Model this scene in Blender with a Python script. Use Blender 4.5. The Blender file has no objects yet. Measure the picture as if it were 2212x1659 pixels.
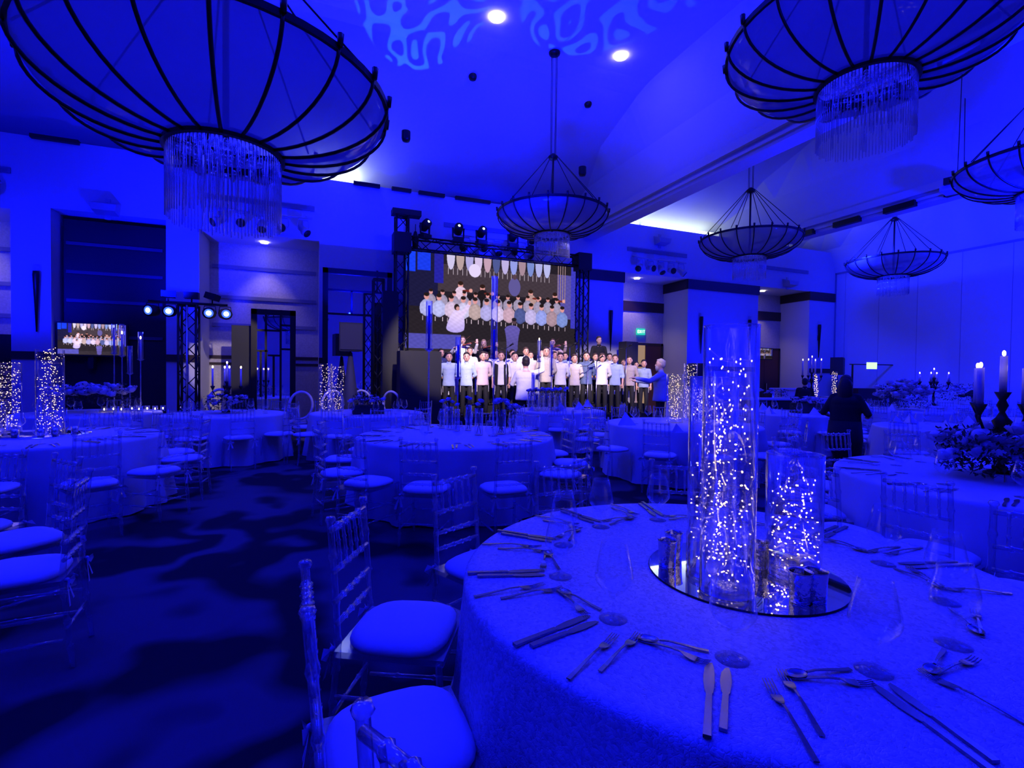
import bpy, math, random
import numpy as np
from mathutils import Vector, Matrix
PI = math.pi; sin = math.sin; cos = math.cos
D = bpy.data; SC = bpy.context.scene; COL = SC.collection
RNG = random.Random(7)

# ---------------------------------------------------------------- camera
FPX, PIT, ROL, AZ, CAMH = 1083.0, -.01975, .01212, 1.1914, 1.49
E1 = Vector((sin(AZ), cos(AZ), 0)); E2 = Vector((-cos(AZ), sin(AZ), 0))
def room(x, y, z):                       # camera-heading frame -> room frame (room X runs along the back wall)
    return Vector((x*E1[0] + y*E1[1], x*E2[0] + y*E2[1], z))
cam = D.objects.new('camera', D.cameras.new('camera')); COL.objects.link(cam)
cam.data.sensor_fit = 'HORIZONTAL'; cam.data.sensor_width = 36; cam.data.lens = FPX/2212*36
cam.data.clip_start = .05; cam.data.clip_end = 100
_r = room(cos(ROL), -sin(ROL)*sin(PIT), sin(ROL)*cos(PIT))
_u = room(-sin(ROL), -cos(ROL)*sin(PIT), cos(ROL)*cos(PIT))
_f = room(0, cos(PIT), sin(PIT))
cam.matrix_world = Matrix(((_r[0], _u[0], -_f[0], 0), (_r[1], _u[1], -_f[1], 0), (_r[2], _u[2], -_f[2], CAMH), (0, 0, 0, 1)))
SC.camera = cam
def ray(px, py):
    x = (px-1106)/FPX; z = -(py-829.5)/FPX
    x, z = cos(ROL)*x - sin(ROL)*z, sin(ROL)*x + cos(ROL)*z
    return room(x, cos(PIT)-z*sin(PIT), sin(PIT)+z*cos(PIT))
def onz(px, py, z):
    r = ray(px, py); r = r*((z-CAMH)/r[2]); return Vector((r[0], r[1], z))
def ony(px, py, y):
    r = ray(px, py); r = r*(y/r[1]); return Vector((r[0], y, r[2]+CAMH))

# ---------------------------------------------------------------- world, exposure, room lights
w = D.worlds.new('world'); SC.world = w; w.use_nodes = True
w.node_tree.nodes['Background'].inputs[0].default_value = (.02, .03, 1, 1)
w.node_tree.nodes['Background'].inputs[1].default_value = .008
SC.view_settings.view_transform = 'Standard'; SC.view_settings.look = 'None'
SC.view_settings.exposure = 0; SC.view_settings.gamma = 1; SC.view_settings.use_curve_mapping = False
SC.render.film_transparent = False
cy = SC.cycles
cy.max_bounces = 8; cy.diffuse_bounces = 2; cy.glossy_bounces = 3; cy.transmission_bounces = 8
cy.transparent_max_bounces = 24; cy.caustics_reflective = False; cy.caustics_refractive = False
cy.sample_clamp_indirect = 4; cy.use_denoising = True; cy.blur_glossy = 1.0
BLUE = (.010, .014, 1.0); PBLUE = (.0008, .003, 1.0); WARM = (1.0, .80, .70); CANDLE = (1, .72, .42)
def lamp(kind, loc, power, color=BLUE, target=None, size=.3, angle=60, blend=.5, name='lamp', shape=None):
    l = D.lights.new(name, kind); l.energy = power; l.color = color
    if kind == 'AREA':
        l.size = size; l.shape = 'SQUARE'
        if shape: l.shape = 'RECTANGLE'; l.size, l.size_y = shape
    else: l.shadow_soft_size = size
    if kind == 'SPOT': l.spot_size = math.radians(angle); l.spot_blend = blend
    o = D.objects.new(name, l); COL.objects.link(o); o.location = loc
    if target is not None:
        o.rotation_euler = (Vector(target)-Vector(loc)).to_track_quat('-Z', 'Y').to_euler()
    return o
# blue wash on the tables from unseen area lamps added under the ceiling
lamp('AREA', (-3.0, 5.6, 7.7), 250, BLUE, (-.8, 4.4, 0), 1.4, name='wash_left')
lamp('AREA', (2.2, 5.0, 7.9), 160, BLUE, (1.9, 3.0, 0), 1.4, name='wash_middle')
lamp('AREA', (10.6, 5.0, 7.6), 270, BLUE, (8.6, 5.2, 0), 1.4, name='wash_right')
# blue uplights added in mid-air without fixtures: ceiling and walls
for x, y, z, p in ((-5.0, 3.5, 3.4, 5200), (2.6, -1.0, 3.6, 3600), (3.2, 7.4, 4.2, 1700), (10.5, 2.5, 3.4, 5200), (16.2, 2.6, 3.4, 5200)):
    lamp('SPOT', (x, y, z), p, PBLUE, (x*.95+.2, y+1.0, 8), .25, 145, .6, name='uplight')
# blue wall washers on the back wall
for x, t, p in ((-2.75, 4.2, 900), (-5.6, 3.6, 500), (.9, 4.6, 800), (4.8, 5.2, 420), (9.0, 4.4, 420), (13.0, 4.2, 1100), (18.0, 3.6, 380)):
    lamp('SPOT', (x, 11.4 if x < 9 else 11.2, .7 if x > 9 else (3.0 if x != 4.8 else 5.4)), p, PBLUE, (x, 13.4, t), .03, 95, .9, name='wall_washer')
# spots added in mid-air to brighten the folding partition at the right
for x, y, p in ((13.5, 9.5, 2200), (12.0, 3.0, 3600)): lamp('SPOT', (x, y, 5.0), p, (.004, .010, 1), (18.7, y-.3, 4.0), .2, 120, .8, name='partition_fill')
# white follow light on the choir
for x in (2.7, 4.3, 5.9, 7.5, 8.8): lamp('SPOT', (1.0+.35*x, 3.6, 6.4), 4000 if x < 8.5 else 1500, (1, .80, .72), (x, 11.5, 1.72), .05, 17, .45, name='white_spot')
lamp('SPOT', (1.9, 5.2, 7.0), 800, (1, .80, .72), (.75, 11.4, 1.1), .04, 15, .5, name='white_spot')  # spot added for the white light on the oval-back chairs and tripod loudspeaker
lamp('SPOT', (.2, 6.0, 4.4), 1500, (1, .80, .74), (-2.2, 14.6, 1.3), .04, 12, .35, name='white_spot')  # spot added for the cream light low on the left niche wall
lamp('SPOT', (3.0, 2.0, 5.5), 500, (1, .78, .70), (7.65, 9.6, 1.6), .05, 9, .6, name='white_spot')  # fill spot added to warm the grey-haired conductor

# ---------------------------------------------------------------- mesh helpers
class MB:
    def __init__(s): s.v = []; s.f = []; s.sm = []
    def add(s, vs, fs, smooth=False):
        n = len(s.v); s.v += [tuple(v) for v in vs]; s.f += [tuple(i+n for i in f) for f in fs]; s.sm += [smooth]*len(fs); return s
    def box(s, c, d, rz=0, m=None):
        x, y, z = d[0]/2, d[1]/2, d[2]/2
        vs = [Vector((a*x, b*y, e*z)) for e in (-1, 1) for a, b in ((-1, -1), (1, -1), (1, 1), (-1, 1))]
        if rz: R_ = Matrix.Rotation(rz, 3, 'Z'); vs = [R_ @ v for v in vs]
        if m is not None: vs = [m @ v for v in vs]
        c = Vector(c)
        return s.add([v+c for v in vs], [(3, 2, 1, 0), (4, 5, 6, 7), (0, 1, 5, 4), (1, 2, 6, 5), (2, 3, 7, 6), (3, 0, 4, 7)])
    def boxx(s, x0, x1, y0, y1, z0, z1): return s.box(((x0+x1)/2, (y0+y1)/2, (z0+z1)/2), (abs(x1-x0), abs(y1-y0), abs(z1-z0)))
    def tube(s, pts, r, n=8, cap=True, smooth=True, closed=False):
        pts = [Vector(p) for p in pts]; k = len(pts)
        rs = r if isinstance(r, (list, tuple)) else [r]*k
        vs = []; prev = None
        for i, p in enumerate(pts):
            if closed: t = pts[(i+1) % k]-pts[i-1]
            else: t = pts[min(i+1, k-1)]-pts[max(i-1, 0)]
            if t.length < 1e-9: t = Vector((0, 0, 1))
            t.normalize()
            if prev is None:
                a = Vector((0, 0, 1)) if abs(t.z) < .9 else Vector((1, 0, 0)); u = t.cross(a).normalized()
            else:
                u = prev - t*prev.dot(t)
                u = u.normalized() if u.length > 1e-6 else t.orthogonal().normalized()
            prev = u; w_ = t.cross(u)
            vs += [p+(u*cos(2*PI*j/n)+w_*sin(2*PI*j/n))*rs[i] for j in range(n)]
        fs = []
        for i in range(k if closed else k-1):
            a = i*n; b = ((i+1) % k)*n
            fs += [(a+j, a+(j+1) % n, b+(j+1) % n, b+j) for j in range(n)]
        if cap and not closed: fs += [tuple(range(n))[::-1], tuple(range((k-1)*n, k*n))]
        return s.add(vs, fs, smooth)
    def cyl(s, p0, p1, r, r1=None, n=12, smooth=True): return s.tube([p0, p1], [r, r if r1 is None else r1], n, smooth=smooth)
    def lathe(s, prof, c=(0, 0, 0), n=24, smooth=True, a0=0, a1=2*PI):
        full = abs(a1-a0-2*PI) < 1e-6; m = n if full else n+1; vs = []
        for r, z in prof:
            for j in range(m):
                a = a0+(a1-a0)*j/n; vs.append((c[0]+r*cos(a), c[1]+r*sin(a), c[2]+z))
        fs = []
        for i in range(len(prof)-1):
            for j in range(n):
                j2 = (j+1) % m if full else j+1
                q = (i*m+j, i*m+j2, (i+1)*m+j2, (i+1)*m+j)
                fs.append(q)
        return s.add(vs, fs, smooth)
    def ball(s, c, r, n=10, k=7, smooth=True, zmin=-1):
        rx, ry, rz = r if isinstance(r, (list, tuple)) else (r, r, r); c = Vector(c); vs = []; fs = []
        for i in range(k+1):
            t = -PI/2 + PI*i/k; t = max(t, math.asin(zmin))
            for j in range(n):
                a = 2*PI*j/n; vs.append((c[0]+rx*cos(t)*cos(a), c[1]+ry*cos(t)*sin(a), c[2]+rz*sin(t)))
        for i in range(k): fs += [(i*n+j, i*n+(j+1) % n, (i+1)*n+(j+1) % n, (i+1)*n+j) for j in range(n)]
        return s.add(vs, fs, smooth)
    def cone_(s, p0, p1, r0, r1, n=10):      # round-ended taper used for limbs
        p0, p1 = Vector(p0), Vector(p1); d = (p1-p0); L = max(d.length, 1e-6); d = d/L; pts = []; rs = []
        for t in (-1, -.8, -.45): pts.append(p0+d*r0*t); rs.append(r0*math.sqrt(max(1-t*t, 0.0004)))
        for t in (0, .5, 1): pts.append(p0+(p1-p0)*t); rs.append(r0+(r1-r0)*t)
        for t in (.45, .8, 1): pts.append(p1+d*r1*t); rs.append(r1*math.sqrt(max(1-t*t, 0.0004)))
        return s.tube(pts, rs, n)
    def mesh(s, name):
        m = D.meshes.new(name); m.from_pydata(s.v, [], s.f); m.polygons.foreach_set('use_smooth', s.sm); m.update(); return m
    def build(s, name, mt, parent=None, loc=None, rz=0):
        return mk(name, s.mesh(name), mt, parent, loc, rz)
def mk(name, mesh, mt, parent=None, loc=None, rz=0):
    o = D.objects.new(name, mesh); COL.objects.link(o)
    if mt is not None and not mesh.materials: mesh.materials.append(mt)
    if parent is not None: o.parent = parent
    if loc is not None: o.location = loc
    if rz: o.rotation_euler = (0, 0, rz)
    return o
def tag(o, label=None, cat=None, group=None, kind=None):
    if label: o['label'] = label
    if cat: o['category'] = cat
    if group: o['group'] = group
    if kind: o['kind'] = kind
    return o
def thing(name, label, cat, loc=(0, 0, 0), rz=0, group=None):
    o = D.objects.new(name, None); COL.objects.link(o); o.empty_display_size = .1
    o.location = loc; o.rotation_euler = (0, 0, rz); return tag(o, label, cat, group)
def kids(o): return [c for c in o.children]
def dup(o, loc=None, rz=None, label=None, group=None, parent=None, scale=None):
    c = o.copy(); COL.objects.link(c)
    if parent is not None: c.parent = parent
    if loc is not None: c.location = loc
    if rz is not None: c.rotation_euler = (0, 0, rz)
    if scale is not None: c.scale = (scale,)*3
    if label: c['label'] = label
    if group: c['group'] = group
    for ch in kids(o): dup(ch, parent=c)
    return c
def struct(name, mb, mt): return tag(mb.build(name, mt), kind='structure')

# ---------------------------------------------------------------- materials
def mat(name, col, rough=.5, metal=0., spec=.5, emit=None, estr=1., coat=0, bump=None, sheen=0):
    m = D.materials.new(name); m.use_nodes = True; nt = m.node_tree; b = nt.nodes['Principled BSDF']
    b.inputs['Base Color'].default_value = (*col, 1); b.inputs['Roughness'].default_value = rough
    b.inputs['Metallic'].default_value = metal; b.inputs['Specular IOR Level'].default_value = spec
    b.inputs['Coat Weight'].default_value = coat
    if emit: b.inputs['Emission Color'].default_value = (*emit, 1); b.inputs['Emission Strength'].default_value = estr
    if bump:
        sc, st, kind = bump
        t = nt.nodes.new('ShaderNodeTexVoronoi' if kind == 'v' else 'ShaderNodeTexNoise'); t.inputs['Scale'].default_value = sc
        if kind == 'v': t.feature = 'DISTANCE_TO_EDGE'
        tc = nt.nodes.new('ShaderNodeTexCoord'); nt.links.new(tc.outputs['Object'], t.inputs['Vector'])
        bp = nt.nodes.new('ShaderNodeBump'); bp.inputs['Strength'].default_value = st; bp.inputs['Distance'].default_value = .01
        nt.links.new(t.outputs[0], bp.inputs['Height']); nt.links.new(bp.outputs[0], b.inputs['Normal'])
    return m
def vary(m, scale, c1, c2, detail=4, dist=0, stretch=(1, 1, 1)):     # noise between two colours
    nt = m.node_tree; b = nt.nodes['Principled BSDF']; t = nt.nodes.new('ShaderNodeTexNoise')
    t.inputs['Scale'].default_value = scale; t.inputs['Detail'].default_value = detail; t.inputs['Distortion'].default_value = dist
    tc = nt.nodes.new('ShaderNodeTexCoord'); mp = nt.nodes.new('ShaderNodeMapping'); mp.inputs['Scale'].default_value = stretch
    nt.links.new(tc.outputs['Object'], mp.inputs[0]); nt.links.new(mp.outputs[0], t.inputs['Vector'])
    r = nt.nodes.new('ShaderNodeValToRGB'); r.color_ramp.elements[0].position = .35; r.color_ramp.elements[1].position = .65
    r.color_ramp.elements[0].color = (*c1, 1); r.color_ramp.elements[1].color = (*c2, 1)
    nt.links.new(t.outputs[0], r.inputs[0]); nt.links.new(r.outputs[0], b.inputs['Base Color']); return m
def clear(name, tint, gloss, rough=.03, edge=.6, body=0., bodycol=(.8, .8, .9), top=.95):  # thin clear plastic or glass
    m = D.materials.new(name); m.use_nodes = True; nt = m.node_tree; nt.nodes.clear()
    o = nt.nodes.new('ShaderNodeOutputMaterial'); tr = nt.nodes.new('ShaderNodeBsdfTransparent'); tr.inputs[0].default_value = (*tint, 1)
    g = nt.nodes.new('ShaderNodeBsdfGlossy'); g.inputs['Roughness'].default_value = rough; g.inputs[0].default_value = (1, 1, 1, 1)
    lw = nt.nodes.new('ShaderNodeLayerWeight'); lw.inputs[0].default_value = edge
    mr = nt.nodes.new('ShaderNodeMapRange'); mr.inputs['To Min'].default_value = gloss; mr.inputs['To Max'].default_value = top
    pw = nt.nodes.new('ShaderNodeMath'); pw.operation = 'POWER'; pw.inputs[1].default_value = 2.2
    nt.links.new(lw.outputs['Facing'], pw.inputs[0]); nt.links.new(pw.outputs[0], mr.inputs['Value'])
    mx = nt.nodes.new('ShaderNodeMixShader'); nt.links.new(mr.outputs[0], mx.inputs[0]); nt.links.new(tr.outputs[0], mx.inputs[1]); nt.links.new(g.outputs[0], mx.inputs[2])
    last = mx
    if body:
        d = nt.nodes.new('ShaderNodeBsdfDiffuse'); d.inputs[0].default_value = (*bodycol, 1)
        tl = nt.nodes.new('ShaderNodeBsdfTranslucent'); tl.inputs[0].default_value = (*bodycol, 1)
        ad = nt.nodes.new('ShaderNodeMixShader'); ad.inputs[0].default_value = .5; nt.links.new(d.outputs[0], ad.inputs[1]); nt.links.new(tl.outputs[0], ad.inputs[2])
        m2 = nt.nodes.new('ShaderNodeMixShader'); m2.inputs[0].default_value = body
        nt.links.new(mx.outputs[0], m2.inputs[1]); nt.links.new(ad.outputs[0], m2.inputs[2]); last = m2
    nt.links.new(last.outputs[0], o.inputs[0]); return m
def glow(name, col, s): return mat(name, (0, 0, 0), .5, emit=col, estr=s)
M = {}
M['wall'] = mat('wall_paint', (.60, .60, .62), .75, bump=(9, .04, 'n'))
M['ceil'] = mat('ceiling_paint', (.62, .62, .66), .85)
M['trimdark'] = mat('dark_wood_trim', (.030, .016, .016), .35)
M['niche'] = vary(mat('niche_wallpaper', (.5, .5, .5), .8), 30, (.46, .43, .42), (.56, .53, .52), 6)
M['nichetrim'] = mat('niche_strip', (.20, .20, .30), .6)
M['carpet'] = mat('carpet', (.1, .1, .1), .95, spec=.1)
M['black'] = mat('matt_black', (.006, .006, .008), .6)
M['blackmetal'] = mat('black_metal', (.02, .02, .022), .35, .6)
M['bronze'] = mat('dark_bronze', (.012, .010, .012), .4, .5)
M['chrome'] = mat('steel', (.62, .60, .58), .22, 1.)
M['flat'] = mat('cutlery_steel', (.34, .32, .32), .26, 1.)
M['mirror'] = mat('mirror_glass', (.9, .9, .92), .02, 1.)
M['mercury'] = mat('mercury_glass', (.55, .55, .56), .18, 1., bump=(60, .5, 'n'))
M['cushion'] = mat('cushion_cloth', (.80, .80, .82), .8)
M['bowcloth'] = mat('ribbon_cloth', (.62, .62, .66), .8)
M['whitechair'] = mat('white_lacquer', (.72, .68, .70), .45)
M['acryl'] = clear('clear_acrylic', (.80, .82, .94), .10, .12, .6, .06, (.85, .85, .95))
M['glass'] = clear('clear_glass', (.97, .98, 1), .03, .03, .5); M['goblet'] = clear('thin_goblet_glass', (.97, .98, 1), .03, .03, .45, top=.5)
M['bowl'] = clear('frosted_bowl_glass', (.5, .5, .62), .05, .06, .2, .68, (.26, .23, .31))
M['crystal'] = clear('crystal_beads', (.90, .90, .98), .22, .12, .5, .10, (.7, .7, .85))
M['cloth2'] = mat('table_linen', (.66, .66, .70), .7)
M['napkin'] = mat('napkin_linen', (.80, .80, .84), .8)
M['rose'] = mat('white_petals', (.74, .72, .76), .8)
M['leaf'] = mat('leaves', (.030, .042, .022), .7)
M['stem'] = mat('stems', (.06, .09, .04), .7)
M['wax'] = mat('candle_wax', (.62, .60, .66), .5)
M['bluewax'] = mat('blue_candle_wax', (.10, .10, .75), .5)
M['flame'] = glow('candle_flame', (1, .72, .42), 22)
M['bulb'] = glow('fairy_bulb', (1, .68, .36), 6)
M['wire'] = mat('copper_wire', (.5, .38, .25), .4, .9)
M['lampwhite'] = glow('lamp_white', (.95, 1, .9), 9)
M['downlight'] = glow('downlight', (1, .86, .72), 14)
M['cove'] = glow('cove_tube', (.85, 1, .92), 2.6)
M['parlens'] = glow('par_lens', (.03, .08, 1), 3); M['parhot'] = glow('par_led_cluster', (.30, .55, 1), 7)
M['beamlens'] = glow('beam_lens', (.6, .85, 1), 14)
M['exitg'] = glow('exit_sign_face', (.02, .55, .42), 1.2)
M['exitw'] = glow('exit_sign_letters', (.75, 1, .9), 3)
M['door'] = mat('red_brown_door', (.10, .028, .022), .45)
M['jamb'] = mat('door_jamb', (.55, .42, .33), .6)
M['speaker'] = mat('speaker_cabinet', (.022, .021, .022), .55)
M['grille'] = mat('speaker_grille', (.05, .047, .05), .7)
M['screenlit'] = None

# white satin cloth with worm-like sequin relief
def sequin():
    m = mat('sequin_cloth', (.62, .62, .66), .42, spec=.5); nt = m.node_tree; b = nt.nodes['Principled BSDF']
    tc = nt.nodes.new('ShaderNodeTexCoord'); nz = nt.nodes.new('ShaderNodeTexNoise'); nz.inputs['Scale'].default_value = 24
    nt.links.new(tc.outputs['Object'], nz.inputs['Vector'])
    mx = nt.nodes.new('ShaderNodeMix'); mx.data_type = 'VECTOR'; mx.inputs[0].default_value = .035
    nt.links.new(tc.outputs['Object'], mx.inputs[4]); nt.links.new(nz.outputs[1], mx.inputs[5])
    v = nt.nodes.new('ShaderNodeTexVoronoi'); v.inputs['Scale'].default_value = 120; v.feature = 'DISTANCE_TO_EDGE'
    nt.links.new(mx.outputs[1], v.inputs['Vector'])
    v2 = nt.nodes.new('ShaderNodeTexVoronoi'); v2.inputs['Scale'].default_value = 120; nt.links.new(mx.outputs[1], v2.inputs['Vector'])
    r = nt.nodes.new('ShaderNodeValToRGB'); r.color_ramp.elements[0].position = .02; r.color_ramp.elements[1].position = .18
    nt.links.new(v.outputs[0], r.inputs[0])
    bp = nt.nodes.new('ShaderNodeBump'); bp.inputs['Strength'].default_value = .42; bp.inputs['Distance'].default_value = .0025
    nt.links.new(r.outputs[0], bp.inputs['Height']); nt.links.new(bp.outputs[0], b.inputs['Normal'])
    c = nt.nodes.new('ShaderNodeValToRGB'); c.color_ramp.elements[0].color = (.44, .44, .48, 1); c.color_ramp.elements[1].color = (.85, .85, .88, 1)
    nt.links.new(v2.outputs['Color'], c.inputs[0]); nt.links.new(c.outputs[0], b.inputs['Base Color'])
    return m
M['sequin'] = sequin()
def carpet(m):
    nt = m.node_tree; b = nt.nodes['Principled BSDF']; tc = nt.nodes.new('ShaderNodeTexCoord')
    n0 = nt.nodes.new('ShaderNodeTexNoise'); n0.inputs['Scale'].default_value = .9; n0.inputs['Detail'].default_value = 2; nt.links.new(tc.outputs['Object'], n0.inputs['Vector'])
    mx = nt.nodes.new('ShaderNodeMix'); mx.data_type = 'VECTOR'; mx.inputs[0].default_value = .85
    nt.links.new(tc.outputs['Object'], mx.inputs[4]); nt.links.new(n0.outputs[1], mx.inputs[5])
    wv = nt.nodes.new('ShaderNodeTexWave'); wv.inputs['Scale'].default_value = 1.1; wv.inputs['Distortion'].default_value = 11; wv.inputs['Detail'].default_value = 4
    wv.inputs['Detail Scale'].default_value = .8; nt.links.new(mx.outputs[1], wv.inputs['Vector'])
    n1 = nt.nodes.new('ShaderNodeTexNoise'); n1.inputs['Scale'].default_value = .8; n1.inputs['Detail'].default_value = 1; nt.links.new(tc.outputs['Object'], n1.inputs['Vector'])
    ad = nt.nodes.new('ShaderNodeMath'); ad.operation = 'MULTIPLY'; nt.links.new(wv.outputs['Fac'], ad.inputs[0]); nt.links.new(n1.outputs[0], ad.inputs[1])
    r = nt.nodes.new('ShaderNodeValToRGB'); e = r.color_ramp.elements; e[0].position = .10; e[0].color = (.018, .018, .022, 1); e[1].position = .42; e[1].color = (.095, .09, .11, 1)
    nt.links.new(ad.outputs[0], r.inputs[0]); nt.links.new(r.outputs[0], b.inputs['Base Color'])
carpet(M['carpet'])

# ---------------------------------------------------------------- the room
YW, YN, ZT = 13.4, 14.65, 6.28           # back wall face, niche back, wall top
XR, XL, YB = 18.7, -9.5, -8.0
struct('floor', MB().boxx(XL, XR+.3, YB, 15.2, -.1, 0), M['carpet'])
niches = [(-5.03-3.2, -5.75, 4.75), (-5.1, -3.06, 4.85), (-2.42, .15, 4.74), (9.07, 11.61, 4.73), (14.74, 17.31, 4.72)]
mb = MB(); x = XL
for a, b, zt in niches:
    mb.boxx(x, a, YW, YN+.3, 0, ZT); mb.boxx(a, b, YW, YN+.3, zt, ZT); x = b
mb.boxx(x, XR+.3, YW, YN+.3, 0, ZT)
struct('wall_back', mb, M['wall'])
mb = MB()
for a, b, zt in niches: mb.boxx(a, b, YN, YN+.3, 0, zt)
struct('wall_niches', mb, M['niche'])
# folding partition on the right with panel joints
mb = MB().boxx(XR, XR+.3, YB, YW, 0, 8.6); struct('wall_right', mb, M['wall'])
mb = MB()
for k in range(17): mb.boxx(XR-.006, XR, 13.0-k*1.22, 13.008-k*1.22, 0, 5.45)
mb.boxx(XR-.03, XR, YB, YW, 5.45, 5.52); mb.boxx(XR-.03, XR, YW-.05, YW, 0, 5.5)
struct('trim_1', mb, M['nichetrim'])
struct('wall_left', MB().boxx(XL-.3, XL, YB, 15, 0, 8.6), M['wall'])
struct('wall_front', MB().boxx(XL, XR, YB-.3, YB, 0, 8.6), M['wall'])
# ceiling: three bays between beams, each falling towards the back wall behind the cove
def ceilz(y):
    if y < 9.2: return 8.1
    if y < 10.2: t = y-9.2; return 8.1-.20*t*t
    return 7.9-.33*(y-10.2)
ysec = [YB]+[9.2+.25*i for i in range(5)]+[11.5, 13.0, 13.8, 15.1]
mb = MB()
for a, b in ((XL, 7.6), (8.0, 13.35), (13.75, XR)):
    prof = [(a, 6.0), (a+.12, 7.0), (a+.6, None), (b-.6, None), (b-.12, 7.0), (b, 6.0)]
    if a == XL: prof = [(a, None), (b-.6, None), (b-.12, 7.0), (b, 6.0)]
    if b == XR: prof = [(a, 6.0), (a+.12, 7.0), (a+.6, None), (b-1.1, None), (b-.35, 6.4), (b, 5.5)]
    vs = []; fs = []; n = len(prof)
    for y in ysec:
        for px_, pz in prof:
            cz = ceilz(y); vs.append((px_, y, cz if pz is None else min(pz, cz)))
    for i in range(len(ysec)-1): fs += [(i*n+j, (i+1)*n+j, (i+1)*n+j+1, i*n+j+1) for j in range(n-1)]
    mb.add(vs, fs)
struct('ceiling', mb, M['ceil'])
mb = MB()
for a, b in ((7.6, 8.0), (13.35, 13.75)):
    mb.boxx(a, b, YB, YW+.2, 5.62, 6.4); mb.boxx(a-.10, a, YB, YW+.1, 5.84, 6.02); mb.boxx(b, b+.10, YB, YW+.1, 5.84, 6.02)
    mb.boxx(a-.05, b+.05, YB, YW+.05, 5.70, 5.76)
struct('trim_2', mb, M['wall'])
mb = MB().boxx(XL, XR, 15.0, 15.2, 4, 8)
struct('wall_cove', mb, M['ceil'])
# crown bands on the pillars and inside the niches, chair rail
mb = MB()
for a, b in ((.6, 9.07), (11.61, 14.74), (17.31, XR)):
    if a > 9: mb.boxx(a-.03, a, YW-.03, YN, 4.40, 4.72)
    mb.boxx(a-.03 if a > 9 else 7.0, b+.03, YW-.04, YW, 4.40, 4.72)
    if b < 18: mb.boxx(b, b+.03, YW-.04, YN, 4.40, 4.72)
for a, b, zt in niches[3:]: mb.boxx(a, b, YN-.03, YN, 3.72, 4.06)
struct('trim_3', mb, M['trimdark'])
mb = MB(); x = XL
for a, b, zt in niches: mb.boxx(x, a, YW-.035, YW, 1.68, 1.84); mb.boxx(a, b, YN-.03, YN, 1.80, 1.88); mb.boxx(a, b, YN-.025, YN, 1.64, 1.70); x = b
mb.boxx(x, XR, YW-.035, YW, 1.68, 1.84)
struct('trim_4', mb, M['trimdark'])
mb = MB()
for a, b, zt in niches[:3]:
    for z in (4.14, 3.37, 2.66): mb.boxx(a+.06, b-.06, YN-.03, YN, z-.045, z+.045)
struct('trim_5', mb, M['nichetrim'])
# the dark lining of the niche that holds the television
struct('wall_dark_niche', MB().boxx(-5.02, -3.10, 13.75, 13.80, 0, 4.74), M['black'])
mb = MB()
for z in (4.22, 3.60, 2.98, 2.2): mb.boxx(-4.96, -3.2, 13.71, 13.75, z-.035, z+.035)
struct('trim_6', mb, mat('dark_strip', (.05, .05, .09), .5))
struct('wall_dark_bay', MB().boxx(-8.2, -5.77, 13.8, 13.85, 0, 2.2), M['black'])
# doors
def door(name, x0, x1, y, zt, open_, label=None):
    e = thing(name, None, None); e['kind'] = 'structure'
    MB().boxx(x0-.08, x0, y-.06, y, 0, zt+.08).boxx(x1, x1+.08, y-.06, y, 0, zt+.08).boxx(x0-.08, x1+.08, y-.06, y, zt, zt+.08).build('door_frame', M['trimdark'], e)
    xm = (x0+x1)/2
    if open_:
        MB().boxx(x0, xm-.08, y-.015, y-.005, 0, zt).build('lit_opening', glow('lit_opening', (1, .62, .36), .35), e)
        MB().boxx(x0+.05, x0+.14, y-.07, y-.02, 0, zt-.04).build('door_edge', M['jamb'], e)
        MB().boxx(xm-.08, x1, y-.05, y-.01, 0, zt).build('door_leaf', M['door'], e)
    else:
        MB().boxx(x0, xm-.005, y-.05, y-.01, 0, zt).build('door_leaf', M['door'], e)
        MB().boxx(xm+.005, x1, y-.05, y-.01, 0, zt).build('door_leaf', M['door'], e)
    MB().boxx(xm+.05, xm+.08, y-.12, y-.05, .95, 1.25).build('door_handle', M['chrome'], e)
door('door_1', 10.35, 11.5, YN, 2.55, True); door('door_2', 15.7, 17.2, YN, 2.55, False)
# cove tubes that glow above the wall top
def area_up(x0, x1, p, col=(.85, 1, .92)):
    l = lamp('AREA', ((x0+x1)/2, YW+.55, ZT+.06), p, col, ((x0+x1)/2, YW+.35, 9), shape=(x1-x0, .12), name='cove_light')
    return l
for k, (a, b, p) in enumerate(((.0, .95, 22), (9.0, 9.62, 2), (9.8, 12.9, 9), (14.3, 16.4, 12))):
    lab = ['bright white cove tube above the wall behind the large left chandelier', 'short white cove tube at the left end above the right wall', 'long white cove tube above the wall between the beam and a chandelier', 'white cove tube above the wall right of the middle chandelier'][k]
    o = MB().boxx(a, b, YW+.02, YW+.14, ZT, ZT+.10).build('cove_lamp', M['cove']); tag(o, lab, 'cove light', 'white cove lamps above the back wall')
    area_up(a, b, p)
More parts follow.
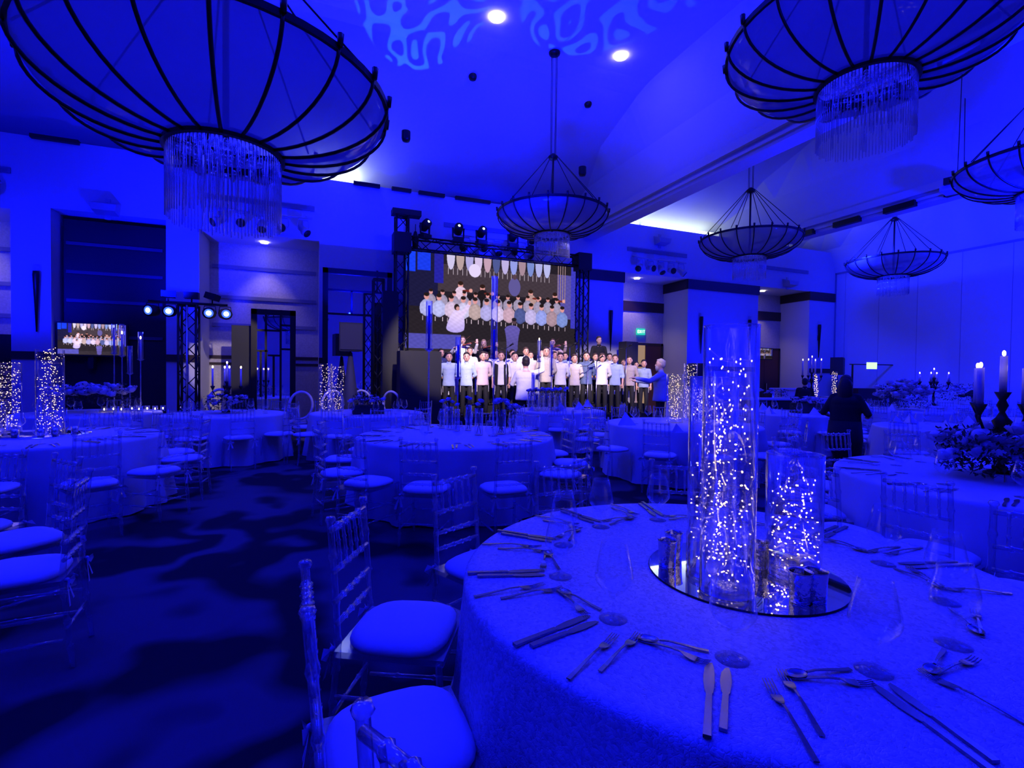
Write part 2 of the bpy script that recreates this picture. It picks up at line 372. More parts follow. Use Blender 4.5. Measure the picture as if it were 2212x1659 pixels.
# niche downlights
dl = MB().lathe([(.0, 0), (.07, 0)], n=16).lathe([(.07, 0), (.09, -.01), (.09, .01)], n=16)
for k, (x, y, z, p, lab) in enumerate(((-1.13, 14.1, 4.72, 38, 'ceiling of the left niche'), (10.0, 14.0, 4.71, 70, 'ceiling of the niche with the exit sign'), (15.6, 14.0, 4.70, 60, 'ceiling of the rightmost niche'), (-7.0, 14.2, 4.72, 40, 'ceiling of the niche at the far left edge'))):
    o = dl.build('downlight', M['downlight'], loc=(x, y, z)); tag(o, 'small round recessed downlight in the ' + lab, 'downlight', 'niche downlights')
    lamp('SPOT', (x, y, z-.03), p, (1, .74, .66), (x, y+.28 if k else y+.45, 0), .05, 100 if k else 75, .7, name='niche_spot')
for k, (px_, py_, lab) in enumerate(((1073, 36, 'left of the hanging cables'), (1341, 120, 'right of the hanging cables'), (420, 5, 'seen through the ribs of the big left chandelier'))):
    p = onz(px_, py_, 8.1); o = MB().lathe([(0, 0), (.10, 0)], n=20).lathe([(.10, 0), (.13, -.015), (.13, .02)], n=20).build('ceiling_downlight', M['downlight'], loc=(p[0], p[1], 8.08))
    tag(o, 'bright round ceiling downlight ' + lab, 'downlight', 'round downlights in the main ceiling')
for k, (px_, py_) in enumerate(((1021, 167), (877, 300), (813, 290), (1270, 226), (1258, 375))):
    p = onz(px_, py_, 8.1) if py_ < 350 else ony(px_, py_, 11.6)
    if p[1] > 9.2: p = ony(px_, py_, 10.4)
    o = MB().lathe([(0, -.06), (.07, -.05), (.09, 0), (.09, .15)], n=14).build('ceiling_sensor', M['bronze'], loc=(p[0], p[1], p[2] if p[1] > 9.2 else 8.08))
    tag(o, 'small dark round ceiling fitting ' + ['below the left swirl of light', 'right of the big left chandelier', 'touching the rim line of the big left chandelier', 'right of the hanging cables, upper one', 'right of the middle chandelier wires, lower one'][k], 'ceiling fitting', 'dark ceiling fittings')

# ---------------------------------------------------------------- wall fittings
def slot(name, x0, x1, z, lab):
    tag(MB().boxx(x0, x1, YW-.03, YW, z-.06, z+.06).build(name, M['nichetrim']), lab, 'air slot', 'dark air slots high on the back wall')
slot('air_slot', -2.33, .04, 5.50, 'dark horizontal air slot behind the crystals of the big left chandelier')
slot('air_slot', -6.9, -5.73, 5.52, 'dark horizontal air slot cut off by the left edge')
slot('air_slot', 9.19, 11.52, 5.47, 'dark horizontal air slot above the exit sign niche')
slot('air_slot', 14.75, 17.19, 5.42, 'dark horizontal air slot behind the middle right chandelier')
slot('air_slot', 3.3, 6.2, 5.52, 'dark horizontal air slot above the big screen truss')
M['lampbody'] = mat('pale_lamp_body', (.42, .42, .48), .4, .2)
def head_spot(parent, x, yaw, tilt):
    y, z = YW-.30, 0
    h = MB().boxx(x-.10, x+.10, y-.03, y+.03, -.06, -.02).build('bracket', M['lampbody'], parent)
    m = MB(); m.tube([(x-.11, y, -.28), (x-.13, y, -.2), (x-.11, y, -.05), (x+.11, y, -.05), (x+.13, y, -.2), (x+.11, y, -.28)], .012, 6)
    m.build('yoke', M['lampbody'], parent)
    R_ = Matrix.Rotation(yaw, 3, 'Z') @ Matrix.Rotation(tilt, 3, 'X'); m = MB(); c = Vector((x, y, -.28)); ax = R_ @ Vector((0, -1, 0))
    m.tube([c-ax*.16, c-ax*.12, c+ax*.02, c+ax*.05, c+ax*.16], [.05, .075, .08, .105, .11], 16); b = m.build('lamp_head', M['lampbody'], parent)
    MB().tube([c+ax*.161, c+ax*.166], [.095, .095], 16).build('lens', M['black'], b)
def spot_rail(x0, x1, z, lab):
    t = thing('spotlight_rail', lab, 'spotlight rail', (0, 0, z), 0, 'theatre spotlight rails on the back wall')
    MB().tube([(x0, YW-.30, 0), (x1, YW-.30, 0)], .022, 8).build('rail', M['lampbody'], t)
    for x in (x0+.15, x1-.15): MB().tube([(x, YW, .12), (x, YW-.3, 0)], .016, 6).build('wall_arm', M['lampbody'], t)
    for i in range(5):
        f = (i+.5)/5; head_spot(t, x0+(x1-x0)*f, (-.9, .1, 0, -.15, .9)[i], (.5, .25, .9, .3, .7)[i])
spot_rail(-2.2, .0, 5.17, 'rail of five theatre spotlights below the big left chandelier')
spot_rail(9.25, 11.25, 5.15, 'rail of five theatre spotlights above the exit sign niche')
spot_rail(-7.8, -5.75, 5.17, 'rail of theatre spotlights cut off by the left edge')
spot_rail(3.6, 5.9, 5.2, 'rail of theatre spotlights half hidden behind the truss moving heads')
def sconce(x, lab):
    t = thing('wall_sconce', lab, 'wall sconce', (x, YW, 3.0), 0, 'long tapering wall sconces')
    MB().tube([(0, -.06, .5), (0, -.06, .42), (0, -.05, -.75)], [.055, .06, .012], 10).build('tapered_body', M['bronze'], t)
    MB().boxx(-.02, .02, -.05, 0, -.1, .1).build('wall_bracket', M['bronze'], t)
    MB().tube([(0, -.06, .501), (0, -.06, .62)], [.05, .06], 12).build('glass_shade', M['glass'], t)
for x, l in ((-5.32, 'long tapering sconce with clear top on the left wall beside the dark niche'), (8.6, 'long dark sconce above the man in black with headphones'),
             (12.15, 'long dark sconce left of the tall glass vase rim'), (14.3, 'long dark sconce right of the tall glass vase rim'), (17.8, 'long dark sconce on the last pillar before the corner')): sconce(x, l)
def wall_box(name, x, z, sx, lab, cat):
    t = thing(name, lab, cat, (x, YW, z)); MB().add([(-sx, -.30, .02), (sx, -.30, .02), (sx, 0, .12), (-sx, 0, .12), (-sx*.85, -.30, -.12), (sx*.85, -.30, -.12), (sx*.85, 0, -.16), (-sx*.85, 0, -.16)], [(0, 1, 2, 3), (7, 6, 5, 4), (0, 4, 5, 1), (1, 5, 6, 2), (2, 6, 7, 3), (3, 7, 4, 0)]).build('housing', M['lampbody'], t)
    MB().boxx(-.05, .05, -.02, 0, -.25, .2).build('mounting_plate', M['lampbody'], t)
wall_box('wall_uplight', -4.12, 4.97, .24, 'box-shaped wall uplight above the dark niche', 'wall light')
wall_box('wall_loudspeaker', 10.42, 5.86, .24, 'tilted box loudspeaker under the white cove tube on the right wall', 'loudspeaker')
wall_box('wall_loudspeaker', 16.13, 4.95, .24, 'tilted box loudspeaker above the rightmost niche', 'loudspeaker')
# emergency exit sign over the open door
t = thing('exit_sign', 'small green exit sign on the wall above the open door', 'sign', (10.62, YN-.06, 3.02))
MB().boxx(-.17, .17, -.02, .03, -.11, .11).build('sign_box', M['exitg'], t)
def letters(txt, h, mt, parent, loc, name='lettering'):
    seg = {'E': [(0, 0, 0, 1), (0, 1, .6, 1), (0, .5, .5, .5), (0, 0, .6, 0)], 'X': [(0, 0, .6, 1), (0, 1, .6, 0)], 'I': [(.3, 0, .3, 1)], 'T': [(0, 1, .6, 1), (.3, 0, .3, 1)]}
    m = MB()
    for i, ch in enumerate(txt):
        for a, b, c, d in seg[ch]: m.tube([((i*.85+a)*h, 0, b*h), ((i*.85+c)*h, 0, d*h)], h*.09, 6)
    return m.build(name, mt, parent, loc)
letters('EXIT', .09, M['exitw'], t, (-.145, -.028, -.045))
# hanging projector on the right
p = ony(2075, 398, 6.5)
t = thing('ceiling_projector', 'dark projector hanging from the ceiling on two wires at the right', 'projector', p, .25)
MB().boxx(-.30, .30, -.22, .22, -.02, .12).build('projector_body', M['bronze'], t)
MB().boxx(-.22, .24, -.30, .30, -.12, -.02).build('lower_tray', M['lampbody'], t)
MB().tube([(-.25, 0, .1), (-.12, 0, 8.1-p[2])], .008, 5).tube([(.25, 0, .1), (.12, 0, 8.1-p[2])], .008, 5).build('suspension_wires', M['bronze'], t)
# black curtain-track clamps and battens on the wall top and beam
k = 0
for x0, x1, lab in ((-5.4, -4.6, 'left of the big chandelier crystals'), (-3.6, -3.0, 'left, under the big bowl'), (-2.4, -1.9, 'just left of the crystal curtain'), (.95, 1.6, 'beside the white cove glow'), (1.9, 2.4, 'second right of the cove glow'), (2.6, 3.3, 'above the left truss tower'), (3.6, 4.6, 'left of the middle chandelier')):
    tag(MB().boxx(x0, x1, YW-.10, YW+.05, ZT-.05, ZT+.03).build('lighting_batten', M['bronze']), 'dark batten on the wall top ' + lab, 'batten', 'dark battens along the wall top')
for y0, y1, lab in ((10.2, 10.9, 'nearest the middle right chandelier'), (8.9, 9.6, 'second along the far beam'), (7.6, 8.3, 'third along the far beam'), (6.4, 7.0, 'behind the hanging projector'), (5.3, 5.9, 'close to the right edge')):
    tag(MB().boxx(13.22, 13.36, y0, y1, 5.60, 5.74).build('lighting_batten', M['bronze']), 'dark batten on the far ceiling beam ' + lab, 'batten', 'dark battens along the far beam')
# swirl light projections (gobo projectors)
def gobo(loc, target, power, ang, seed):
    o = lamp('SPOT', loc, power, (.03, .22, 1), target, .015, ang, .08, name='gobo_projector'); l = o.data; l.use_nodes = True; nt = l.node_tree
    em = nt.nodes.get('Emission') or nt.nodes.new('ShaderNodeEmission'); tc = nt.nodes.new('ShaderNodeTexCoord')
    sep = nt.nodes.new('ShaderNodeSeparateXYZ'); nt.links.new(tc.outputs['Normal'], sep.inputs[0])
    dx = nt.nodes.new('ShaderNodeMath'); dx.operation = 'DIVIDE'; nt.links.new(sep.outputs[0], dx.inputs[0]); nt.links.new(sep.outputs[2], dx.inputs[1])
    dy = nt.nodes.new('ShaderNodeMath'); dy.operation = 'DIVIDE'; nt.links.new(sep.outputs[1], dy.inputs[0]); nt.links.new(sep.outputs[2], dy.inputs[1])
    cb = nt.nodes.new('ShaderNodeCombineXYZ'); nt.links.new(dx.outputs[0], cb.inputs[0]); nt.links.new(dy.outputs[0], cb.inputs[1]); cb.inputs[2].default_value = seed
    n = nt.nodes.new('ShaderNodeTexNoise'); n.inputs['Scale'].default_value = 7; n.inputs['Detail'].default_value = 0; nt.links.new(cb.outputs[0], n.inputs[0])
    mx = nt.nodes.new('ShaderNodeMix'); mx.data_type = 'VECTOR'; mx.inputs[0].default_value = .30; nt.links.new(cb.outputs[0], mx.inputs[4]); nt.links.new(n.outputs[1], mx.inputs[5])
    wv = nt.nodes.new('ShaderNodeTexWave'); wv.wave_type = 'RINGS'; wv.inputs['Scale'].default_value = 4.6; wv.inputs['Distortion'].default_value = 3.2; wv.inputs['Detail'].default_value = 0
    nt.links.new(mx.outputs[1], wv.inputs[0])
    r = nt.nodes.new('ShaderNodeValToRGB'); r.color_ramp.elements[0].position = .58; r.color_ramp.elements[0].color = (0, 0, 0, 1); r.color_ramp.elements[1].position = .66; r.color_ramp.elements[1].color = (1, 1, 1, 1)
    nt.links.new(wv.outputs['Fac'], r.inputs[0]); nt.links.new(r.outputs[0], em.inputs['Strength']); em.inputs['Color'].default_value = (1, 1, 1, 1)
    out = nt.nodes.get('Light Output') or nt.nodes.new('ShaderNodeOutputLight'); nt.links.new(em.outputs[0], out.inputs[0])
g1 = onz(945, 60, 8.1); g2 = onz(1270, 30, 8.1)
gobo((1.8, 11.5, 4.9), (g1[0]-.4, g1[1]-.3, 8.1), 420, 34, 1.3)
gobo((4.3, 11.5, 4.9), (g2[0], g2[1]-.5, 8.1), 360, 34, 4.7)

# ---------------------------------------------------------------- chandeliers
def chandelier(lab, x, y, zr, zc, rot=0, sc=1.0):
    R_, dep, rh, nr = 1.12*sc, .42*sc, .375*sc, 20
    t = thing('chandelier', lab, 'chandelier', (x, y, zr), rot, 'glass bowl chandeliers with crystal fringes')
    def prof(u):                      # u 0 hub .. 1 rim
        a = u*PI/2; return rh+(R_-rh)*sin(a), -dep*cos(a)**1.1 if u < 1 else 0
    P = [prof(i/12) for i in range(13)]
    MB().lathe(P, n=60).build('glass_bowl', M['bowl'], t)
    ring = lambda r, z, h, w_: MB().lathe([(r-w_, z-h), (r+w_, z-h), (r+w_, z+h), (r-w_, z+h), (r-w_, z-h)], n=60, smooth=False)
    ring(R_+.01, 0, .022, .013).build('rim', M['bronze'], t); ring(rh, -dep, .026, .018).build('hub_ring', M['bronze'], t)
    a = 2*PI/nr
    rib = MB().tube([(r*1.012+.006, 0, z-.008) for r, z in P], .0125, 6).mesh('rib')
    cap = MB().tube([(R_+.03, 0, .0), (R_+.035, 0, .075)], [.018, .022], 6).mesh('rib_finial'); 
    for k in range(nr):
        o = mk('rib', rib, M['bronze'], t, rz=k*a); mk('rib_finial', cap, M['bronze'], o)
    cr = MB(); g = random.Random(int(x*10))
    for k in range(90):
        an = 2*PI*k/90; L = .50+.03*g.random()
        cr.tube([((rh-.01)*cos(an), (rh-.01)*sin(an), -dep-.02), ((rh-.01)*cos(an), (rh-.01)*sin(an), -dep-L)], .005, 4)
    for k in range(26):
        an = g.random()*6.28; rr = rh*.75*g.random()**.5; L = .35+.2*g.random()
        cr.tube([(rr*cos(an), rr*sin(an), -dep+.02), (rr*cos(an), rr*sin(an), -dep-L)], .005, 4)
    tag(cr.build('crystal_fringe', M['crystal'], t), kind='stuff')
    cb = MB()
    for k in range(14):
        for q in range(1, 7): rr = rh*q/6.5; an = 2*PI*k/14+q*.2; cb.ball((rr*cos(an), rr*sin(an), -dep-.06+.10*(1-q/6.5)), .02, 6, 4)
    tag(cb.build('crystal_centre', M['crystal'], t), kind='stuff')
    zap = 1.18*sc                    # apex plate
    MB().tube([(0, 0, -dep+.05), (0, 0, zap)], .022, 8).build('centre_rod', M['bronze'], t)
    MB().lathe([(0, -.06), (.09, -.05), (.10, 0), (.03, .06), (0, .07)], c=(0, 0, zap), n=18).build('apex_plate', M['bronze'], t)
    cab = MB().tube([(R_-.01, 0, .05), (.09, 0, zap)], .008, 5).mesh('stay_wire')
    for k in range(8): mk('stay_wire', cab, M['bronze'], t, rz=2*PI*k/8+.2)
    up = MB()
    for k in range(4): up.tube([(.06*cos(k*PI/2), .06*sin(k*PI/2), zap), (.07*cos(k*PI/2), .07*sin(k*PI/2), zc-zr)], .006, 5)
    up.build('hanging_cables', M['bronze'], t)
    MB().lathe([(0, -.05), (.11, -.04), (.12, 0), (0, .01)], c=(0, 0, zc-zr), n=18).build('ceiling_canopy', M['bronze'], t)
    return t
U = 3.3
chandelier('middle chandelier in front of the big screen truss', 1.389*U, 2.838*U, CAMH+U, 8.08, .1)
chandelier('largest-looking chandelier hanging over the left side of the hall', -.284*2.0-.02, 2.09*2.0, CAMH+2.0, 8.1, .07)
chandelier('chandelier cut by the top edge at the right', 1.50*3.0, 1.0*3.0, CAMH+3.0, 8.1, .05)
chandelier('chandelier right of the ceiling beam, above the tall glass vase', 2.957*U, 2.775*U, CAMH+U, 8.1, .2)
chandelier('farthest right chandelier in front of the blue partition wall', 4.596*U, 2.787*U, CAMH+U, 8.1, 0)
p = onz(2270, 352, CAMH+U); chandelier('chandelier of which only a sliver shows at the right edge', p[0], p[1], CAMH+U, 8.1, .1)

# ---------------------------------------------------------------- pictures on the screens (drawn as coloured faces)
def choir_picture(nx, ny):
    X, Y = np.meshgrid((np.arange(nx)+.5)/nx, (np.arange(ny)+.5)/ny); A = np.zeros((ny, nx, 3)); asp = nx/ny
    def setc(m, c): A[m] = c
    A[:] = (.022, .018, .024); A *= (1-.35*np.abs(X-.55))[..., None]
    A[Y < .40] = (.022, .018, .022); A[(Y > .62) & (Y < .9)] = (.058, .044, .050); setc(Y < .12, (.034, .028, .034))
    setc((Y > .52) & (Y < .60) & (X > .3), (.015, .012, .016))
    setc((X < .17) & (Y > .45), (.012, .012, .05)); setc((X < .05) & (Y > .80), (.01, .06, .9)); setc((X > .06) & (X < .13) & (Y > .82), (.01, .05, .8)); setc((X > .15) & (X < .20) & (Y > .70), (.02, .02, .35))
    setc((X > .88) & (Y > .40) & (Y < .9), (.10, .09, .35)); setc((X > .97) & (Y > .3), (.05, .05, .5))
    setc((X < .30) & (Y < .17) & (Y > 0.02), (.09, .09, .42))
    for q in (.885, .90, .915, .93): setc((np.abs(X-q) < .003) & (Y > .58), (.35, .25, .22))
    def ell(cx_, cy_, rx, ry, c, y0=-9): setc((((X-cx_)/rx)**2+((Y-cy_)/ry)**2 < 1) & (Y > y0), c)
    def boy(x, y, s, shirt, hair=(.02, .012, .01), legs=False):
        sh = np.array(shirt)
        for q_ in (1., .82, .55): ell(x, y-.115*s, .034*s*q_, .088*s*(.6+.4*q_), sh*(1.15-.5*q_))
        0 and setc((np.abs(X-x) < .030*s) & (Y < y-.10*s) & (Y > y-.205*s), sh)
        ell(x-.026*s, y-.12*s, .010*s, .06*s, sh*.8); ell(x+.026*s, y-.12*s, .010*s, .06*s, sh*.8)
        ell(x, y, .0135*s, .032*s, (.75, .36, .30)); ell(x, y+.02*s, .0145*s, .020*s, hair)
        for d in (-.02, .02): setc((np.abs(X-x-d*s) < .0016) & (Y < y-.2*s) & (Y > y-.245*s), (.7, .6, .6))
    g = random.Random(3)
    cs = [(.55, .62, .95), (.62, .7, 1.), (.85, .72, .85), (.8, .8, .98), (.62, .50, .42), (.55, .55, .9), (.85, .75, .95), (.72, .5, .55), (.10, .14, .35), (.66, .62, .9), (.38, .48, .95), (.5, .36, .38), (.25, .38, .75)]
    def viol(x, y, c):
        ell(x, y, .014, .036, (.78, .38, .30)); ell(x, y+.02, .015, .022, (.03, .015, .01)); ell(x+.002, y-.09, .034, .075, c); ell(x+.035, y-.055, .026, .012, (.20, .03, .02)); ell(x+.058, y-.05, .010, .02, (.8, .4, .3))
    viol(.295, .695, (.8, .66, .72)); viol(.42, .68, (.015, .012, .014)); viol(.71, .665, (.50, .34, .27)); viol(.865, .655, (.012, .01, .012))
    for k in range(13): boy(.13+.062*k+.01*g.random(), .60+.01*g.random(), .78, (.45, .42, .52))
    for k in range(13): boy(.11+.067*k, .555-.004*k, 1.0, cs[k])
    for a_ in range(12): q = a_/11; ell(.268+.012*q, .24+.15*q, .050-.020*q*q, .045, (.50+.3*q, .44+.26*q, .82+.1*q))
    for a_ in range(9): q = a_/8; ell(.285+.058*q, .385+.11*q*q, .014-.004*q, .024, (.82, .70, .90))
    ell(.347, .515, .009, .026, (.8, .45, .38)); ell(.275, .462, .015, .034, (.02, .012, .01)); ell(.281, .448, .010, .022, (.65, .34, .28))
    for a_ in range(10): q = a_/9; ell(.60, .05+.2*q, .034+.012*q*q, .05, (.09+.04*q, .08+.03*q, .28+.12*q))
    ell(.61, .345, .014, .034, (.10, .06, .07)); ell(.61, .365, .0145, .02, (.02, .015, .02))
    A += (np.sin(X*nx*.21+3*np.sin(Y*19))*np.sin(Y*ny*.33+X*31))[..., None]*.10*A
    # the same scene repeated once more at the very top
    for k in range(12): 
        x = .24+.052*k; c = np.array(cs[(k+3) % 13])*.8; ell(x, .99, .022, .14, c); 
        for d in (-.014, .014): setc((np.abs(X-x-d) < .0012) & (Y > .80) & (Y < .87), (.6, .55, .55))
    ell(.375, .86, .034, .07, (.8, .75, .9)); ell(.61, .72, .036, .10, (.12, .11, .30)); ell(.61, .83, .012, .03, (.10, .06, .07))
    return A*np.array([1., .90, 1.08])
def picture_mesh(name, w_, h_, nx, ny, gain, parent):
    A = choir_picture(nx*2, ny*2).reshape(ny, 2, nx, 2, 3).mean((1, 3)); xs = np.linspace(0, w_, nx+1); zs = np.linspace(0, h_, ny+1)
    XX, ZZ = np.meshgrid(xs, zs); co = np.stack([XX, np.zeros_like(XX), ZZ], -1).reshape(-1, 3)
    i, j = np.meshgrid(np.arange(nx), np.arange(ny)); a = j*(nx+1)+i
    f = np.stack([a, a+1, a+nx+2, a+nx+1], -1).reshape(-1, 4); m = D.meshes.new(name); m.from_pydata(co.tolist(), [], f.tolist())
    ca = m.color_attributes.new('picture', 'FLOAT_COLOR', 'CORNER'); c = np.ones((nx*ny, 4)); c[:, :3] = A.reshape(-1, 3); ca.data.foreach_set('color', np.repeat(c, 4, 0).ravel().astype(np.float32))
    mt = D.materials.new(name+'_light'); mt.use_nodes = True; nt = mt.node_tree; nt.nodes.clear(); o = nt.nodes.new('ShaderNodeOutputMaterial'); e = nt.nodes.new('ShaderNodeEmission'); at = nt.nodes.new('ShaderNodeAttribute'); at.attribute_name = 'picture'
    e.inputs[1].default_value = gain; nt.links.new(at.outputs['Color'], e.inputs[0]); nt.links.new(e.outputs[0], o.inputs[0])
    return mk(name, m, mt, parent)
YS = 12.72; a = ony(877, 541, YS); b = ony(1241, 766, YS); sw_, sh_0 = b[0]-a[0], a[2]-b[2]
t = thing('led_screen', 'big LED screen showing the choir and conductor in close view', 'screen', (a[0], YS, b[2]))
picture_mesh('picture', sw_, sh_0, 400, 202, 1.0, t)
MB().boxx(-.04, sw_+.04, .01, .16, -.04, sh_0+.04).build('panel_frame', M['black'], t)
a = ony(124, 697, 13.5); b = ony(272, 768, 13.5)
t = thing('television', 'flat television showing the choir, low in the dark niche', 'television', (a[0], 13.5, b[2]))
picture_mesh('picture', b[0]-a[0], a[2]-b[2], 120, 64, 1.3, t); MB().boxx(-.03, b[0]-a[0]+.03, .01, .08, -.03, a[2]-b[2]+.03).build('bezel', M['black'], t); MB().boxx(.5, .6, .05, .26, -.3, .3).build('wall_mount', M['black'], t)
a = ony(1626, 752, 14.3); b = ony(1668, 776, 14.3)
t = thing('television', 'small television with choir picture in the doorway right of the tall vase', 'television', (a[0], 14.3, b[2]))
picture_mesh('picture', b[0]-a[0], a[2]-b[2], 90, 50, .6, t); MB().boxx(-.03, b[0]-a[0]+.03, .01, .08, -.03, a[2]-b[2]+.03).build('bezel', M['black'], t); MB().boxx(.2, .3, .05, .10, -b[2], 0).build('stand_pole', M['black'], t)

# ---------------------------------------------------------------- trusses, moving heads, light tree
def truss(m, p0, p1, w_=.29, step=.32):
    p0, p1 = Vector(p0), Vector(p1); d = p1-p0; L = d.length; d /= L
    u = d.cross(Vector((0, 1, 0))); u = (u if u.length > .1 else Vector((1, 0, 0))).normalized()*(w_/2); v = d.cross(u).normalized()*(w_/2)
    cs = [u+v, -u+v, -u-v, u-v]
    for c in cs: m.tube([p0+c, p1+c], .024, 6)
    n = max(1, int(L/step))
    for i in range(n):
        a = p0+d*(L*i/n); b = p0+d*(L*(i+1)/n)
        for k in range(4):
            c0, c1 = cs[k], cs[(k+1) % 4]
            if i % 2: c0, c1 = c1, c0
            m.tube([a+c0, b+c1], .011, 5)
    for q in (p0, p1):
        for k in range(4): m.tube([q+cs[k], q+cs[(k+1) % 4]], .02, 5)
t = thing('screen_truss', 'black box truss goal post framing the big screen', 'truss')
for x, n in ((ony(866, 700, 12.6)[0], 'left'), (ony(1255, 700, 12.6)[0], 'right')):
    m = MB(); truss(m, (x, 12.6, .03), (x, 12.6, 5.35 if n == 'left' else 4.85)); m.build('tower', M['blackmetal'], t)
    MB().boxx(x-.3, x+.3, 12.42, 12.78, 0, .03).build('base_plate', M['blackmetal'], t)
    z = 4.68; MB().boxx(x-.21, x+.21, 12.39, 12.81, z-.24, z+.24).build('sleeve_block', M['black'], t)
m = MB(); truss(m, (2.2, 12.6, 4.70), (7.0, 12.6, 4.70)); m.build('cross_span', M['blackmetal'], t)
MB().boxx(1.80, 2.50, 12.45, 12.75, 5.37, 5.50).build('top_beam', M['black'], t)
MB().tube([(2.38, 12.6, 5.2), (2.38, 12.6, 5.0)], .01, 5).tube([(2.38, 12.6, 5.02), (2.38, 12.6, 4.85), (2.38, 12.6, 4.6)], [.03, .085, .07], 8).build('chain_hoist', M['black'], t)
def moving_head(x, y, z, yaw, tilt, lab, lit=True):
    t = thing('moving_head_light', lab, 'stage light', (x, y, z), yaw, 'moving head lights on the screen truss')
    MB().boxx(-.13, .13, -.11, .11, 0, .10).build('base', M['black'], t)
    MB().tube([(-.14, 0, .36), (-.14, 0, .12), (.14, 0, .12), (.14, 0, .36)], .028, 6, smooth=False).build('yoke', M['black'], t)
    ax = Vector((0, -cos(tilt), sin(tilt))); c = Vector((0, 0, .32))
    h = MB().tube([c-ax*.14, c-ax*.1, c+ax*.08, c+ax*.16], [.07, .11, .115, .10], 14).build('head', M['black'], t)
    MB().tube([c+ax*.161, c+ax*.168], [.028, .028], 12).build('lens', M['beamlens'] if lit else M['black'], h)
for k, (px_, ti, lt) in enumerate(((918, .5, 1), (990, .4, 1), (1040, .4, 1), (1108, .4, 1), (1150, .9, 0), (1215, .4, 1))):
    x = ony(px_, 500, 12.6)[0]
    moving_head(x, 12.6, 4.872, (.5, -.1, .1, 0, .3, .1)[k], ti, ['first moving head light from the left truss tower, tilted up', 'second moving head light on the screen truss', 'third moving head light on the screen truss', 'fourth moving head light, left of the chandelier crystals', 'moving head light hidden behind the chandelier crystals, left', 'moving head light glimpsed through the chandelier crystals, right'][k], lt)
# second black lattice tower with legs between the framed mirror and the screen
t = thing('lattice_tower', 'dark lattice stand with splayed legs left of the screen truss', 'truss')
m = MB(); x = ony(822, 700, 11.5)[0]-.05; truss(m, (x, 11.5, .6), (x, 11.5, 3.55), .22); m.build('tower', M['blackmetal'], t)
for a in (0, 2.1, 4.2): MB().tube([(x, 11.5, .95), (x+.55*cos(a+.5), 11.5+.55*sin(a+.5), .03)], .022, 6).build('leg', M['chrome'], t)
MB().boxx(x+.08, x+.42, 11.35, 11.65, .2, 3.3).build('black_column', M['black'], t)
# light tree on the left
YT = 12.1; p = ony(408, 655, YT); HT = p[2]
t = thing('light_tree', 'black truss stand with four glowing blue par lights', 'light stand', (p[0], YT, 0))
m = MB(); truss(m, (0, 0, .03), (0, 0, HT-.04), .31); m.build('tower', M['blackmetal'], t)
MB().tube([(0, -.18, .05), (0, -.18, HT-.06)], .022, 8).build('centre_pole', M['chrome'], t)
MB().boxx(-.35, .35, -.35, .35, 0, .03).build('base_plate', M['blackmetal'], t)
MB().tube([(-.70, 0, HT), (.70, 0, HT)], .025, 8).build('crossbar', M['blackmetal'], t)
for x, yaw in ((-.62, -.5), (-.32, 0), (.38, 0), (.66, .35)):
    ax = Vector((sin(yaw), -cos(yaw), -.08)).normalized(); c = Vector((x, -.05, HT-.19))
    h = MB().tube([c-ax*.12, c-ax*.09, c+ax*.1], [.07, .11, .12], 16).build('par_can', M['black'], t)
    MB().tube([c+ax*.10, c+ax*.106], [.085, .085], 16).build('lens', M['parlens'], h); MB().tube([c+ax*.107, c+ax*.109], [.052, .052], 12).build('led_cluster', M['parhot'], h)
    MB().tube([(x-.12, -.05, HT-.19), (x-.1, -.03, HT-.04), (x+.1, -.03, HT-.04), (x+.12, -.05, HT-.19)], .01, 5).build('yoke', M['blackmetal'], h)
    lamp('SPOT', t.location+c+ax*.15, 70, BLUE, t.location+c+ax*5, .08, 70, .6, name='par_beam')
for x, yaw in ((-.36, .3), (.05, 0), (.42, -.6)):
    MB().tube([(x, 0, HT+.02), (x, 0, HT+.10)], .015, 6).build('mount', M['blackmetal'], t)
    MB().box((x, 0, HT+.16), (.26, .16, .13), yaw, Matrix.Rotation(.3 if x > .2 else 0, 3, 'Y')).build('lamp_head', M['black'], t)
# ---------------------------------------------------------------- stage, loudspeakers, mirrors
sx0, sx1 = 1.9, 8.75
t = thing('stage_platform', 'low black skirted stage under the choir', 'stage', (0, 0, 0))
MB().boxx(sx0, sx1, 10.95, 12.36, .04, .5).build('deck', M['black'], t)
m = MB(); n = 160; vs = [(sx0+(sx1-sx0)*i/n, 10.94-.02*(i % 2), z) for z in (0, .5) for i in range(n+1)]; m.add(vs, [(i, i+1, n+2+i, n+1+i) for i in range(n)]); m.build('skirt', M['black'], t)
tag(MB().boxx(2.3, 8.6, 11.48, 11.92, .5, .72).build('choir_riser', M['black']), 'low black riser under the back row of boys', 'riser')
tag(MB().boxx(2.8, 8.2, 11.95, 12.36, .5, .95).build('choir_riser', M['black']), 'higher black riser under the violinists', 'riser')
tag(MB().boxx(1.68, 2.55, 10.45, 10.9, 0, 1.95).boxx(1.78, 2.45, 10.43, 10.45, .1, 1.0).build('bass_speaker_stack', M['black']), 'tall black bass speaker stack at the left end of the stage', 'loudspeaker')
